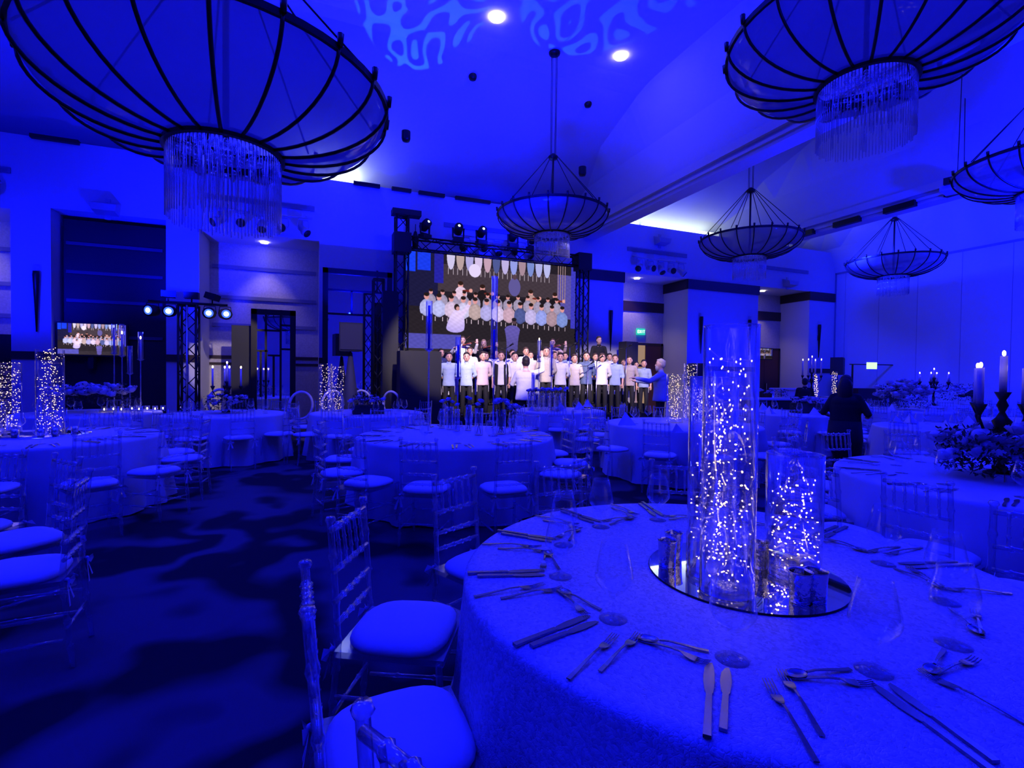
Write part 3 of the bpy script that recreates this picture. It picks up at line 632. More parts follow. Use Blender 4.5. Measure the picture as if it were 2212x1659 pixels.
def tripod_speaker(x, y, z, w_, h_, lab, rz=0, tilt=0, legs=True, grille='speaker'):
    t = thing('tripod_loudspeaker', lab, 'loudspeaker', (x, y, 0), rz)
    m = MB().add([(-w_/2, -.18, z), (w_/2, -.18, z), (w_*.36, .2, z), (-w_*.36, .2, z), (-w_/2, -.18, z+h_), (w_/2, -.18, z+h_), (w_*.36, .2, z+h_), (-w_*.36, .2, z+h_)], [(3, 2, 1, 0), (4, 5, 6, 7), (0, 1, 5, 4), (1, 2, 6, 5), (2, 3, 7, 6), (3, 0, 4, 7)])
    m.build('cabinet', M['speaker'], t); MB().boxx(-w_*.46, w_*.46, -.195, -.18, z+.03, z+h_-.03).build('grille', M[grille], t)
    MB().tube([(0, 0, .3), (0, 0, z)], .02, 8).build('pole', M['blackmetal'], t)
    for k in range(3): a = k*2.094+.5; MB().tube([(0, 0, .75), (.5*cos(a), .5*sin(a), .02)], .016, 6).build('leg', M['blackmetal'], t)
    return t
p = ony(757, 735, 10.9); t = tripod_speaker(p[0], 10.9, 1.92, .46, .58, 'brown-lit loudspeaker on a tripod in front of the framed mirror', .0, grille='grille')
MB().tube([(0, -.05, .35), (0, -.05, .9), (0, -.03, 1.9)], [.22, .16, .035], 12).build('stand_skirt', M['grille'], t)
p = ony(1356, 760, 12.75); tripod_speaker(p[0], 12.75, 1.78, .50, .72, 'black loudspeaker on a stand right of the choir', .2)
p = ony(1809, 795, 12.3); tripod_speaker(p[0], 12.3, 1.6, .52, .62, 'square black loudspeaker in the right corner near the partition', .5)
p = ony(1508, 800, 9.5); tripod_speaker(p[0], 9.5, 1.25, .42, .55, 'black loudspeaker seen from behind, left of the tall vase', 2.6)
def framed_mirror(name, x0, x1, y, z0, z1, hs, vs_, lab, fr=.06):
    t = thing(name, lab, 'mirror', (0, y, 0))
    MB().boxx(x0, x1, 0, .01, z0, z1).build('mirror_pane', M['mirror'], t)
    m = MB().boxx(x0-fr, x0+fr, -.05, 0, 0, z1+fr).boxx(x1-fr, x1+fr, -.05, 0, 0, z1+fr).boxx(x0-fr, x1+fr, -.05, 0, z1-fr, z1+fr).boxx(x0, x1, -.05, 0, z0-fr, z0+fr)
    m.build('outer_frame', M['bronze'], t); m = MB()
    for z, a, b in hs: m.boxx(x0+(x1-x0)*a, x0+(x1-x0)*b, -.035, 0, z-.022, z+.022)
    for x, a, b in vs_: m.boxx(x0+(x1-x0)*x-.022, x0+(x1-x0)*x+.022, -.035, 0, a, b)
    m.build('glazing_bars', M['bronze'], t)
    MB().boxx(x0, x1, .01, .06, 0, z1).build('backing', M['black'], t)
y = 12.55; a = ony(703, 582, y); b = ony(845, 596, y)
framed_mirror('partition_mirror', a[0], b[0]-.04, y, .1, a[2]-.02, [(3.42, 0, 1), (2.86, 0, 1), (3.85, .0, 1)], [(.80, 3.42, 3.95), (.4, 2.86, 3.42), (.82, .1, 2.86)], 'big black-framed mirror wall behind the tripod loudspeaker')
y = 12.75; a = ony(549, 673, y); b = ony(633, 675, y)
framed_mirror('partition_mirror', a[0], b[0], y, .1, a[2], [(2.42, 0, .68), (1.95, .0, .35), (2.55, .68, 1), (2.0, .68, 1), (1.85, .35, .68)], [(.30, .1, 2.9), (.68, .1, 2.9), (.17, .9, 1.95), (.5, .9, 1.85)], 'narrow black-framed mirror beside the black panel')
a = ony(500, 702, 13.0); b = ony(545, 702, 13.0)
tag(MB().boxx(a[0], b[0], 13.0, 13.06, 0, a[2]).build('black_panel', M['black']), 'tall plain black panel left of the narrow mirror', 'panel')

# ---------------------------------------------------------------- tables
def proj(p):
    q = Vector(p)-Vector((0, 0, CAMH)); x = q.dot(_r); d = q.dot(_f); z = q.dot(_u)
    return (1106+FPX*x/d, 829.5-FPX*z/d, d) if d > .05 else (-9999, 0, d)
NTH = ['first', 'second', 'third', 'fourth', 'fifth', 'sixth', 'seventh', 'eighth', 'ninth', 'tenth', 'eleventh', 'twelfth']
TABLES = {   # name: centre, radius, description, folds
 'near': ((1.467, 1.441), 1.0, 'closest table'), 'mid': ((1.6, 5.78), 1.15, 'centre table'), 'right': ((4.85, 1.98), 1.2, 'candelabrum table'),
 'left': ((-2.6, 6.8), 1.0, 'left vase table'), 'box': ((.95, 9.45), 1.0, 'flower box table'), 'choir': ((4.75, 9.3), .95, 'table before the choir'),
 'nap': ((5.3, 6.2), 1.15, 'napkin table'), 'rose': ((-3.45, 10.4), 1.0, 'rose and candle table'), 'cand': ((-1.35, 9.75), .95, 'far left candelabrum table'),
 'wom': ((9.2, 7.6), 1.05, 'table beyond the woman'), 'bouq': ((13.0, 7.6), 1.1, 'big bouquet table'), 'far': ((16.4, 8.3), 1.0, 'farthest right table'),
 'edge': ((12.3, 4.6), 1.1, 'table at the right edge'), 'gap': ((9.0, 4.5), 1.05, 'table behind the candelabrum')}
TZ = .76
def cloth(key, lab, mt, nf=None, n=None):
    (cx_, cy_), R_, desc = TABLES[key]; near = key == 'near'
    n = 180 if near else 96; nf = nf or (11 if near else 13); g = random.Random(hash(key) % 1000 if False else len(key)*7+int(R_*10)); ph = g.random()*6
    prof = [(0, TZ), (R_*.5, TZ), (R_-.05, TZ), (R_-.018, TZ-.002), (R_-.004, TZ-.012), (R_, TZ-.03), (R_+.004, TZ-.10), (R_+.012, TZ-.22), (R_+.02, TZ-.42), (R_+.03, TZ-.6), (R_+.04, .012)]
    vs = []; fs = []
    for i, (r, z) in enumerate(prof):
        dr = max(0, (TZ-.03-z))/.7
        for j in range(n):
            a = 2*PI*j/n; w_ = sin(nf*a+ph+.8*sin(3*a))+.35*sin((nf*2+1)*a+1)
            rr = r+(.052*w_*dr**.8+.02*dr if dr > 0 else 0); vs.append((rr*cos(a), rr*sin(a), z+(.006*sin(5*a+ph) if i == len(prof)-1 else 0)))
    for i in range(len(prof)-1): fs += [(i*n+j, (i+1)*n+j, (i+1)*n+(j+1) % n, i*n+(j+1) % n) for j in range(n)]
    fs = [f[::-1] for f in fs]
    t = thing('banquet_table', lab, 'table', (cx_, cy_, 0), 0, 'round draped banquet tables')
    MB().add(vs, fs, True).build('tablecloth', mt, t); return t
for k, lab in (('near', 'closest round table under a white sequin cloth, with mirror and lit vases'), ('mid', 'round table in the middle with tall candle glasses and roses'),
               ('right', 'round draped table at the right carrying the bronze candelabrum'), ('left', 'round draped table at the left edge with light-filled vases'),
               ('box', 'round draped table left of centre carrying the dark box of white flowers'), ('choir', 'round draped table right in front of the choir, with rose vases'),
               ('nap', 'round draped table left of the tall vase, with pyramid napkins'), ('rose', 'far left round table with tall candle glasses above white roses'),
               ('cand', 'far round table left of the aisle with a dark candelabrum'), ('wom', 'far round table just left of the standing woman in black'),
               ('bouq', 'far round table with the big white bouquet, right of the woman'), ('far', 'farthest round table by the blue partition with rose vases'),
               ('edge', 'round table against the right edge behind the candelabrum'), ('gap', 'round table right of the standing woman, behind the candelabrum table')):
    cloth(k, lab, M['sequin'] if k == 'near' else M['cloth2'])

# ---------------------------------------------------------------- chiavari chairs
def post_mb(x, back=True):
    m = MB(); pts = []; rs = []
    def P(t):
        if back:
            z = .92*t; y = -.205-.035*max(0, (z-.44)/.48)**1.3 - .04*max(0, (.44-z)/.44)
        else: z = .43*t; y = .19+.02*(1-t)
        return Vector((x*(1-.06*(t if back else 0)), y, z))
    bulbs = (.12, .26, .40, .52, .68, .86) if back else (.3, .65)
    ts = sorted(set([0, .5, 1]+[b+d for b in bulbs for d in (-.022, -.010, 0, .010, .022)]))
    for t in ts:
        r = .0135
        for b in bulbs:
            if abs(t-b) < .004: r = .0185
            elif abs(t-b) < .012: r = .0165
        pts.append(P(t)); rs.append(r)
    if back: e = P(1); pts += [e+Vector((0, 0, .004)), e+Vector((0, 0, .012)), e+Vector((0, 0, .024))]; rs += [.017, .021, .016]
    return m.tube(pts, rs, 8)
def bamboo(p0, p1, r, bl, n=7):
    p0, p1 = Vector(p0), Vector(p1); ts = sorted(set([0, 1]+[b+d for b in bl for d in (-.03, 0, .03)])); m = MB()
    return m.tube([p0.lerp(p1, t) for t in ts], [r*1.5 if any(abs(t-b) < 1e-6 for b in bl) else r for t in ts], n)
def cushion_mb():
    m = MB(); n = 28; rings = [(0, .045), (.55, .047), (.85, .040), (.97, .024), (1, .010), (.97, -.004), (0, -.004)]; vs = []
    for q, z in rings:
        for j in range(n):
            a = 2*PI*j/n; c, s_ = cos(a), sin(a); e = 2/3.2
            x = abs(c)**e*(1 if c > 0 else -1)*(.200+.012*s_); y = abs(s_)**e*(1 if s_ > 0 else -1)*.198+.005
            vs.append((x*q, y*q, .452+z))
    fs = []
    for i in range(len(rings)-1): fs += [(i*n+j, i*n+(j+1) % n, (i+1)*n+(j+1) % n, (i+1)*n+j) for j in range(n)]
    return m.add(vs, [f[::-1] for f in fs], True)
def bow_mb(x):
    m = MB(); c = Vector((x, -.225, .445))
    for dx, dz in ((-.055, -.02), (.05, -.015)):
        m.add([c, c+Vector((dx*.5, -.022, dz+.03)), c+Vector((dx, -.02, dz)), c+Vector((dx*.5, -.012, dz-.02))], [(0, 1, 2, 3)])
    for dx, L in ((-.035, .12), (.025, .10)):
        a = c; b = c+Vector((dx, -.02, -L)); w_ = Vector((.011, 0, 0)); m.add([a-w_*.4, a+w_*.4, b+w_, b-w_], [(0, 1, 2, 3)])
    m.ball(c, .012, 6, 4)
    return m
def make_chair(full):
    t = thing('chiavari_chair', 'x', 'chair'); A = M['acryl']
    L = .165
    if full:
        for x in (-L, L): post_mb(x).build('back_post', A, t); post_mb(x*1.13, False).build('front_leg', A, t)
        for z, r in ((.893, .013), (.735, .011), (.625, .011), (.540, .011)):
            y = -.205-.035*((z-.44)/.48)**1.3; bamboo((-L*.95, y, z), (L*.95, y, z), r, (.2, .4, .6, .8)).build('back_rail', A, t)
        for k in range(5):
            x = -L*.95+L*1.9*(k+1)/6; bamboo((x, -.218, .735), (x, -.2385, .893), .0075, (.33, .66), 6).build('spindle', A, t)
        for a, b in (((-L, -.22, .2), (L, -.22, .2)), ((-L*1.1, .195, .22), (L*1.1, .195, .22)), ((-L*1.05, -.21, .27), (-L*1.1, .19, .27)), ((L*1.05, -.21, .27), (L*1.1, .19, .27)), ((-L*1.05, -.21, .15), (-L*1.1, .2, .15)), ((L*1.05, -.21, .15), (L*1.1, .2, .15))):
            bamboo(a, b, .009, (.3, .7), 6).build('stretcher', A, t)
        MB().add([(-L-.02, -.21, .425), (L+.02, -.21, .425), (L*1.2, .21, .425), (-L*1.2, .21, .425), (-L-.02, -.21, .448), (L+.02, -.21, .448), (L*1.2, .21, .448), (-L*1.2, .21, .448)], [(3, 2, 1, 0), (4, 5, 6, 7), (0, 1, 5, 4), (1, 2, 6, 5), (2, 3, 7, 6), (3, 0, 4, 7)]).build('seat', A, t)
    else:
        m = MB()
        for x in (-L, L): m.tube([(x, -.25, 0), (x, -.205, .44), (x*.95, -.24, .93)], .014, 5).tube([(x*1.13, .21, 0), (x*1.13, .19, .43)], .013, 5)
        m.build('frame', A, t); m = MB()
        for z in (.893, .735, .625, .54): y = -.205-.035*((z-.44)/.48)**1.3; m.tube([(-L*.95, y, z), (L*.95, y, z)], .011, 5)
        for k in range(5): x = -L*.95+L*1.9*(k+1)/6; m.tube([(x, -.218, .735), (x, -.228, .81), (x, -.2385, .893)], [.007, .012, .007], 5)
        m.build('backrest', A, t)
    c = cushion_mb().build('cushion', M['cushion'], t)
    for x in (-L, L): bow_mb(x).build('tie', M['bowcloth'], c)
    return t
proto = {True: make_chair(True), False: make_chair(False)}; used = {True: False, False: False}
CHAIRS = []
def chair(key, ang, dist, full=None, jit=None):
    (cx_, cy_), R_, desc = TABLES[key]; dist = max(dist-.24, R_+.16); a = math.radians(ang); x, y = cx_+dist*cos(a), cy_+dist*sin(a)
    for k2, ((ax_, ay_), r2, _) in TABLES.items():
        if k2 != key and k2 != 'off' and math.hypot(x-ax_, y-ay_) < r2+.24: return
    for _, o2, _, _ in CHAIRS:
        if math.hypot(x-o2.location[0], y-o2.location[1]) < .40: return
    for x0, x1, y0, y1 in ((1.5, 8.9, 10.2, 13), (-.4, 1.9, 10.6, 13), (-2.9, -1.7, 11.4, 12.8), (8.6, 11.6, 9.2, 10.6), (6.9, 7.9, 9.2, 10.2)):
        if x0 < x < x1 and y0 < y < y1: return
    p = proj((x, y, .8)); q = proj((x, y, .95))
    if p[2] < .3 or p[0] < -140 or p[0] > 2350 or q[1] > 1700: return
    if full is None: full = p[2] < 6.5
    g = random.Random(int(ang*13+dist*100)); rz = a+PI/2+(g.uniform(-.10, .10) if jit is None else jit)
    if used[full]: o = dup(proto[full], (x, y, 0), rz)
    else: o = proto[full]; used[full] = True; o.location = (x, y, 0); o.rotation_euler = (0, 0, rz)
    CHAIRS.append((key, o, p, (x-cx_)*(-cx_)+(y-cy_)*(-cy_) > 0))
for a, d in ((152.4, 1.50), (181.6, 1.48), (119, 1.48), (90, 1.42), (58, 1.40), (209, 1.50)): chair('near', a, d, True, 0)
for a, d in ((-115.5, 1.74), (-89.7, 1.82), (-139.5, 1.70), (161, 1.58), (-163, 1.62), (-56, 1.66), (-28, 1.6), (3, 1.52), (130, 1.7), (32, 1.5), (60, 1.45), (95, 1.55)): chair('mid', a, d)
for a, d in ((171, 1.86), (187, 1.72), (203.5, 2.10), (150, 1.7), (128, 1.65), (104, 1.65), (80, 1.7), (56, 1.7), (35, 1.65)): chair('right', a, d)
for a, d in ((-34, 1.6), (-59, 1.72), (29, 1.40), (0, 1.45), (-88, 1.5), (-118, 1.5), (60, 1.45), (92, 1.5)): chair('left', a, d)
TABLES['off'] = ((-2.6, 3.0), 1.0, 'table outside the left edge')
for a, d in ((11, 1.5), (41, 1.53), (65, 1.57), (-19, 1.5)): chair('off', a, d, True)
for k, a0, st, d in (('box', -58, 30, 1.45), ('choir', -150, 33, 1.36), ('nap', -170, 29, 1.68), ('rose', -160, 36, 1.45), ('cand', -140, 33, 1.38), ('wom', -170, 33, 1.5), ('bouq', -165, 36, 1.55), ('far', -160, 40, 1.45), ('edge', -170, 36, 1.6), ('gap', -175, 33, 1.55)):
    for i in range(int(360/st)):
        if k == 'choir' and 0 < ((a0+i*st) % 360) < 180 and abs(((a0+i*st) % 360)-90) < 80: continue
        if k in ('far', 'bouq', 'rose', 'edge') and i % 3 == 2 and 20 < ((a0+i*st) % 360) < 160: continue
        chair(k, a0+i*st, d)
from collections import defaultdict
grp = defaultdict(list)
for key, o, p, nearside in CHAIRS: grp[(key, nearside)].append((p[0], o))
for (key, ns), l in grp.items():
    l.sort(key=lambda q: q[0]); desc = TABLES[key][2]
    for i, (_, o) in enumerate(l):
        o['label'] = 'acrylic chair, %s from left, %s side of %s' % (NTH[i], 'near' if ns else 'far', desc)
        o['group'] = 'clear acrylic chairs around the ' + desc

# ---------------------------------------------------------------- cutlery and glasses
def knife_mb(L=.235):
    m = MB(); h = L*.52
    m.add([(-.0082, 0, 0), (.0082, 0, 0), (.0065, h, 0), (-.0065, h, 0), (-.0082, 0, .008), (.0082, 0, .008), (.0065, h, .007), (-.0065, h, .007)], [(3, 2, 1, 0), (4, 5, 6, 7), (0, 1, 5, 4), (1, 2, 6, 5), (2, 3, 7, 6), (3, 0, 4, 7)])
    o = [(-.005, h), (-.010, h+.012), (-.0145, h+.05), (-.0135, L-.03), (-.005, L-.004), (.004, L), (.0095, L-.03), (.0115, h+.05), (.009, h+.01), (.005, h)]
    n = len(o); m.add([(x, y, .002) for x, y in o]+[(x, y, .0042) for x, y in o], [tuple(range(n))[::-1], tuple(range(n, 2*n))]+[(i, (i+1) % n, n+(i+1) % n, n+i) for i in range(n)])
    return m
def handle_path(m, y1, z1, w0=.0055, w1=.0028):
    ys = [0, .03, y1*.5, y1*.8, y1]; zs = [.003, .004, .008, .011, z1]; ws = [w0, w0, (w0+w1)/2, w1, w1]; vs = []
    for y, z, w_ in zip(ys, zs, ws): vs += [(-w_, y, z-.0015), (w_, y, z-.0015), (w_, y, z+.0015), (-w_, y, z+.0015)]
    fs = [(0, 1, 2, 3)]
    for i in range(4): a = 4*i; fs += [(a+j, a+4+j, a+4+(j+1) % 4, a+(j+1) % 4) for j in range(4)]
    m.add(vs, fs+[(16, 19, 18, 17)])
def fork_mb(L=.205):
    m = MB(); h = L*.62; handle_path(m, h, .010)
    pr = [(0, .0028, .010), (.014, .009, .006), (.03, .0125, .0035), (.042, .0125, .003)]; vs = []
    for dy, w_, z in pr: vs += [(-w_, h+dy, z), (w_, h+dy, z), (w_, h+dy, z+.002), (-w_, h+dy, z+.002)]
    fs = []
    for i in range(3): a = 4*i; fs += [(a+j, a+4+j, a+4+(j+1) % 4, a+(j+1) % 4) for j in range(4)]
    m.add(vs, fs)
    for k in range(4):
        x = -.0105+.007*k; m.tube([(x, h+.04, .004), (x, h+.058, .004), (x, L, .009)], [.0016, .0016, .0009], 5)
    return m
def spoon_mb(L=.19):
    m = MB(); h = L*.68; handle_path(m, h, .009); n = 14; rings = [(0, .0015), (.5, .0022), (.85, .006), (1, .0095), (.9, .008), (.5, .0045), (0, .004)]
    cyy = h+(L-h)/2; vs = []
    for q, z in rings: vs += [(q*.019*cos(2*PI*j/n), cyy+q*(L-h)/2*sin(2*PI*j/n), z) for j in range(n)]
    fs = []
    for i in range(6): fs += [(i*n+j, i*n+(j+1) % n, (i+1)*n+(j+1) % n, (i+1)*n+j) for j in range(n)]
    return m.add(vs, fs, True)
GL = [(0, .0), (.042, 0), (.043, .002), (.02, .005), (.006, .010), (.0045, .03), (.0045, .060), (.010, .070), (.034, .088), (.054, .112), (.0585, .126), (.056, .150), (.046, .195), (.038, .232), (.0370, .232), (.045, .194), (.055, .150), (.0573, .126), (.0528, .113), (.033, .090), (0, .076)]
PARTS = {'dinner_knife': (knife_mb(.285).mesh('dinner_knife'), M['flat']), 'salad_knife': (knife_mb(.245).mesh('salad_knife'), M['flat']), 'dinner_fork': (fork_mb(.255).mesh('dinner_fork'), M['flat']), 'salad_fork': (fork_mb(.225).mesh('salad_fork'), M['flat']),
         'dessert_spoon': (spoon_mb(.185).mesh('dessert_spoon'), M['flat']), 'dessert_fork': (fork_mb(.20).mesh('dessert_fork'), M['flat']),
         'wine_glass': (MB().lathe(GL, n=26).mesh('wine_glass'), M['goblet'])}
PARTS['wine_glass_small'] = (MB().lathe(GL[:14], n=14).mesh('wine_glass'), M['glass'])
CAT = {'dinner_knife': 'knife', 'salad_knife': 'knife', 'dinner_fork': 'fork', 'salad_fork': 'fork', 'dessert_spoon': 'spoon', 'dessert_fork': 'fork', 'wine_glass': 'glass'}
DES = {'dinner_knife': 'longer steel knife', 'salad_knife': 'shorter steel knife', 'dinner_fork': 'outer steel fork', 'salad_fork': 'inner steel fork', 'dessert_spoon': 'crosswise steel spoon', 'dessert_fork': 'crosswise steel fork', 'wine_glass': 'clear stemmed glass'}
def place_settings(key, angs, small=False, items=('dinner_knife', 'salad_knife', 'dinner_fork', 'salad_fork', 'dessert_spoon', 'dessert_fork', 'wine_glass'), k=1.):
    (cx_, cy_), R_, desc = TABLES[key]; out = defaultdict(list)
    for A_ in angs:
        def put(nm, r, a, rot):
            a = math.radians(a); x, y = cx_+r*cos(a), cy_+r*sin(a); pr = proj((x, y, TZ))
            if pr[2] < .3 or not (-40 < pr[0] < 2250) or pr[1] > 1720: return
            ms, mt = PARTS[nm if not (small and nm == 'wine_glass') else 'wine_glass_small']; o = mk(nm, ms, mt, loc=(x, y, TZ+.0012 if nm != 'wine_glass' else TZ), rz=a+PI/2+rot)
            cpx = proj((cx_+.8*cos(math.radians(A_)), cy_+.8*sin(math.radians(A_)), TZ)); nside = -(cos(math.radians(A_))*cx_+sin(math.radians(A_))*cy_) > 0
            out[(nm, nside)].append((cpx[0], o))
        if 'dinner_knife' in items: put('dinner_knife', R_-.015, A_+10.5, .05); put('salad_knife', R_-.05, A_+12.2, -.02)
        if 'dinner_fork' in items: put('dinner_fork', R_-.02, A_-8.2, .12); put('salad_fork', R_-.10, A_-6.0, .06)
        if 'dessert_spoon' in items:
            put('dessert_spoon', .645*k*R_, A_+8.5, PI/2+.15)
            put('dessert_fork', .70*k*R_, A_-7, -PI/2+.1)
        if 'wine_glass' in items: put('wine_glass', .65*R_, A_+13.5, 0)
    for (nm, ns), l in out.items():
        l.sort(key=lambda q: q[0])
        for i, (_, o) in enumerate(l):
            tag(o, '%s, %s place from left, %s side of %s' % (DES[nm], NTH[i], 'near' if ns else 'far', desc), CAT[nm], '%s on the %s' % ({'knife': 'steel knives', 'fork': 'steel forks', 'spoon': 'steel spoons', 'glass': 'clear stemmed glasses'}[CAT[nm]], desc))
place_settings('near', [152-30*i for i in range(12)])
place_settings('mid', [-90+27.7*i for i in range(13)], items=('dinner_knife', 'dinner_fork', 'wine_glass'))
place_settings('right', [187+30*i for i in range(12)], items=('dinner_knife', 'dinner_fork', 'wine_glass'))
place_settings('left', [-59+30*i for i in range(12)], items=('dinner_knife', 'dinner_fork', 'wine_glass'))
for k in ('box', 'choir', 'nap', 'cand', 'rose', 'wom', 'bouq', 'gap', 'edge', 'far'): place_settings(k, [10+36*i for i in range(10)], True, ('wine_glass',))

# ---------------------------------------------------------------- centrepieces
def tube_vase(x, y, z, r, h, lab, group, base=.02, thick=True, mt='glass', n=32):
    t = thing('glass_vase', lab, 'vase', (x, y, z), 0, group)
    if thick: pr = [(0, 0), (r-.003, 0), (r, .004), (r, h), (r-.004, h), (r-.004, base), (0, base)]
    else: pr = [(0, .004), (r, .004), (r, h)]
    MB().lathe(pr, n=n).build('glass_wall', M[mt], t)
    if thick: MB().lathe([(0, .002), (r-.001, .002), (r-.001, .016), (r-.006, .03), (0, .026)], n=n).build('thick_base', M['crystal'], t)
    if thick: MB().lathe([(r-.0045, h-.001), (r+.0010, h-.001), (r+.0010, h+.003), (r-.0045, h+.003), (r-.0045, h-.001)], n=n).build('lip', M['crystal'], t)
    return t
bulbmesh = MB().ball((0, 0, 0), (.0022, .0022, .0036), 6, 4).mesh('bulb')
def fairy(x, y, z, r, h, n, lab, parts=False, seed=1, br=.0035, bias=1.0):
    g = random.Random(seed); t = thing('fairy_light_string', lab, 'string lights', (x, y, z), 0, 'fairy light strings inside the vases'); pts = []; a = g.random()*6; rr = r*.6
    for i in range(n):
        f = (i/n)**bias; a += g.uniform(.5, 1.5); rr = min(r*.96, max(r*.38, rr+g.uniform(-.4, .4)*r)); pts.append(Vector((rr*cos(a), rr*sin(a), .02+f*(h-.03)+g.uniform(-.02, .02))))
    MB().tube(pts, .0006 if parts else .0008, 3, smooth=False).build('wire', M['wire'], t)
    if parts:
        for p in pts[:99]: q = mk('bulb', bulbmesh, M['bulb'], t, p); q.rotation_euler = (g.uniform(0, 3), g.uniform(0, 3), 0); q.scale = (g.uniform(.8, 1.4),)*3
        rest = pts[99:]
        if rest:
            m = MB()
            for p in rest: m.ball(p, (.0022, .0022, .0036), 6, 4)
            tag(m.build('bulb_remainder', M['bulb'], t), kind='stuff')
    else:
        m = MB()
        for p in pts: m.ball(p, br, 5, 3)
        tag(m.build('bulbs', M['bulb'], t), kind='stuff')
    return t
# near table: round mirror, three tall cylinder vases with lights, mercury votives
mx_, my_ = 1.488, 1.396
t = thing('round_mirror_plate', 'round mirror plate under the lit vases on the closest table', 'mirror', (mx_, my_, TZ+.001))
MB().lathe([(0, .006), (.336, .006)], n=72).build('mirror_face', M['mirror'], t); MB().lathe([(.336, .006), (.338, .004), (.338, 0), (0, 0)], n=72).build('dark_edge', M['bronze'], t)
ZM = TZ+.0075
def at(px_, py_): return onz(px_, py_, ZM)
for (px_, py_, pt, w_, lab, nb, sd) in ((1712, 1238, 981, 112, 'shortest of the three lit glass cylinder vases, at the right', 130, 3), (1534, 1238, 815, 100, 'middle-height lit glass cylinder vase, left of the tallest', 150, 5), (1569, 1276, 705, 112, 'tallest lit glass cylinder vase on the closest table', 160, 8)):
    p = at(px_, py_); dd = proj(p)[2]; r = w_/2*dd/FPX; rt = ray(px_+8, pt); h = rt[2]*math.hypot(p[0], p[1])/math.hypot(rt[0], rt[1])+CAMH-ZM
    tube_vase(p[0], p[1], ZM, r, h, lab, 'tall cylinder vases on the closest table', .025)
    fairy(p[0], p[1], ZM+.028, r-.012, h-.10, nb, 'warm fairy lights inside the '+lab.split(',')[0].replace(' on the closest table', '').replace('lit ', ''), True, sd, bias=1.15)
    MB
p = at(1722, 1232)
m = MB(); g = random.Random(2)
for k in range(5): a = k*1.3; m.box((.03*cos(a), .03*sin(a), .030+.008*k), (.05, .016, .006), a*1.7, Matrix.Rotation(.25*(k % 2), 3, 'X'))
tag(m.build('white_paper_pieces', M['napkin'], loc=(p[0], p[1], ZM)), 'scrap of white ribbon lying in the bottom of the shortest vase', 'ribbon')
for k, (px_, py_, lab) in enumerate(((1441, 1222, 'front left mercury glass votive on the mirror'), (1455, 1203, 'back left mercury glass votive on the mirror'), (1640, 1226, 'mercury glass votive between the tall and short vases'), (1728, 1300, 'mercury glass votive in front of the short vase, left one'), (1762, 1298, 'mercury glass votive in front of the short vase, right one'))):
    p = at(px_, py_); t = thing('votive_holder', lab, 'candle holder', (p[0], p[1], ZM), 0, 'mercury glass votives on the mirror')
    MB().lathe([(0, 0), (.030, 0), (.031, .004), (.032, .05), (.035, .095), (.037, .100), (.0355, .100), (.033, .093), (.030, .05), (.029, .012), (0, .012)], n=24).build('cup', M['mercury'], t)
    MB().lathe([(0, .03), (.028, .03), (.028, .012)], n=16).build('tea_candle', M['wax'], t)

def rose_mb(m, c, r, g):
    n = 9; a0 = g.random()*6
    m.ball(c, (r*.62, r*.62, r*.72), 7, 5)
    for q, (rr, zz, tl) in enumerate(((.75, .0, .25), (.98, -.12, .45))):
        for k in range(4+q):
            a = a0+2*PI*k/(4+q)+q*.5; d = Vector((cos(a), sin(a), 0)); t_ = Vector((-sin(a), cos(a), 0)); b = Vector(c)+d*r*rr*.45+Vector((0, 0, -r*.55)); e = Vector(c)+d*r*rr+Vector((0, 0, r*(.38+zz))); md = Vector(c)+d*r*rr*.98+Vector((0, 0, -r*.05))
            w_ = r*.55; m.add([b-t_*w_*.5, b+t_*w_*.5, md+t_*w_, e+t_*w_*.6, e-t_*w_*.6, md-t_*w_], [(0, 1, 2, 5), (5, 2, 3, 4)], True)
ROSES = []
for k in range(4): m = MB(); rose_mb(m, (0, 0, 0), 1.0, random.Random(k+40)); ROSES.append(m.mesh('rose'))
def rose(parent, c, r, g, sub=None):
    o = mk('rose', ROSES[g.randrange(4)], M['rose'], parent, c); o.scale = (r, r, r*.9); o.rotation_euler = (g.uniform(-.5, .5), g.uniform(-.5, .5), g.uniform(0, 6)); return o
def bunch_vase(x, y, h, r, blooms, lab, sd, top=None, rr=.033, spread=.06, green=.12):
    g = random.Random(sd); t = thing('rose_vase', lab, 'vase of flowers', (x, y, TZ), 0, 'glass cylinder vases with white roses')
    MB().lathe([(0, .004), (r, .004), (r, h), (r-.003, h), (r-.003, .015), (0, .015)], n=18).build('glass_wall', M['glass'], t)
    s = MB(); lv = MB(); top = top or h+.05
    for k in range(blooms):
        a = 2*PI*k/blooms+g.random()*.6; q = spread*(.4+.6*g.random()) if blooms > 1 else 0; c = Vector((q*cos(a), q*sin(a), top+g.uniform(-.02, .03)))
        s.tube([(r*.5*cos(a+2), r*.5*sin(a+2), .02), (q*.5*cos(a), q*.5*sin(a), h*.6), c], .004, 4); rose(t, c, rr*g.uniform(.9, 1.15), g)
        for _ in range(5):
            b = c+Vector((g.uniform(-.04, .04), g.uniform(-.04, .04), g.uniform(-green, -.02))); d = Vector((g.uniform(-1, 1), g.uniform(-1, 1), g.uniform(-.6, .4))).normalized()*.035; e = d.cross(Vector((0, 0, 1))).normalized()*.013
            lv.add([b-d, b+e, b+d, b-e], [(0, 1, 2, 3)])
    s.build('stems', M['stem'], t); lv.build('foliage', M['leaf'], t); return t
def zat(px_, py_, x, y): r = ray(px_, py_); return r[2]*math.hypot(x, y)/math.hypot(r[0], r[1])+CAMH
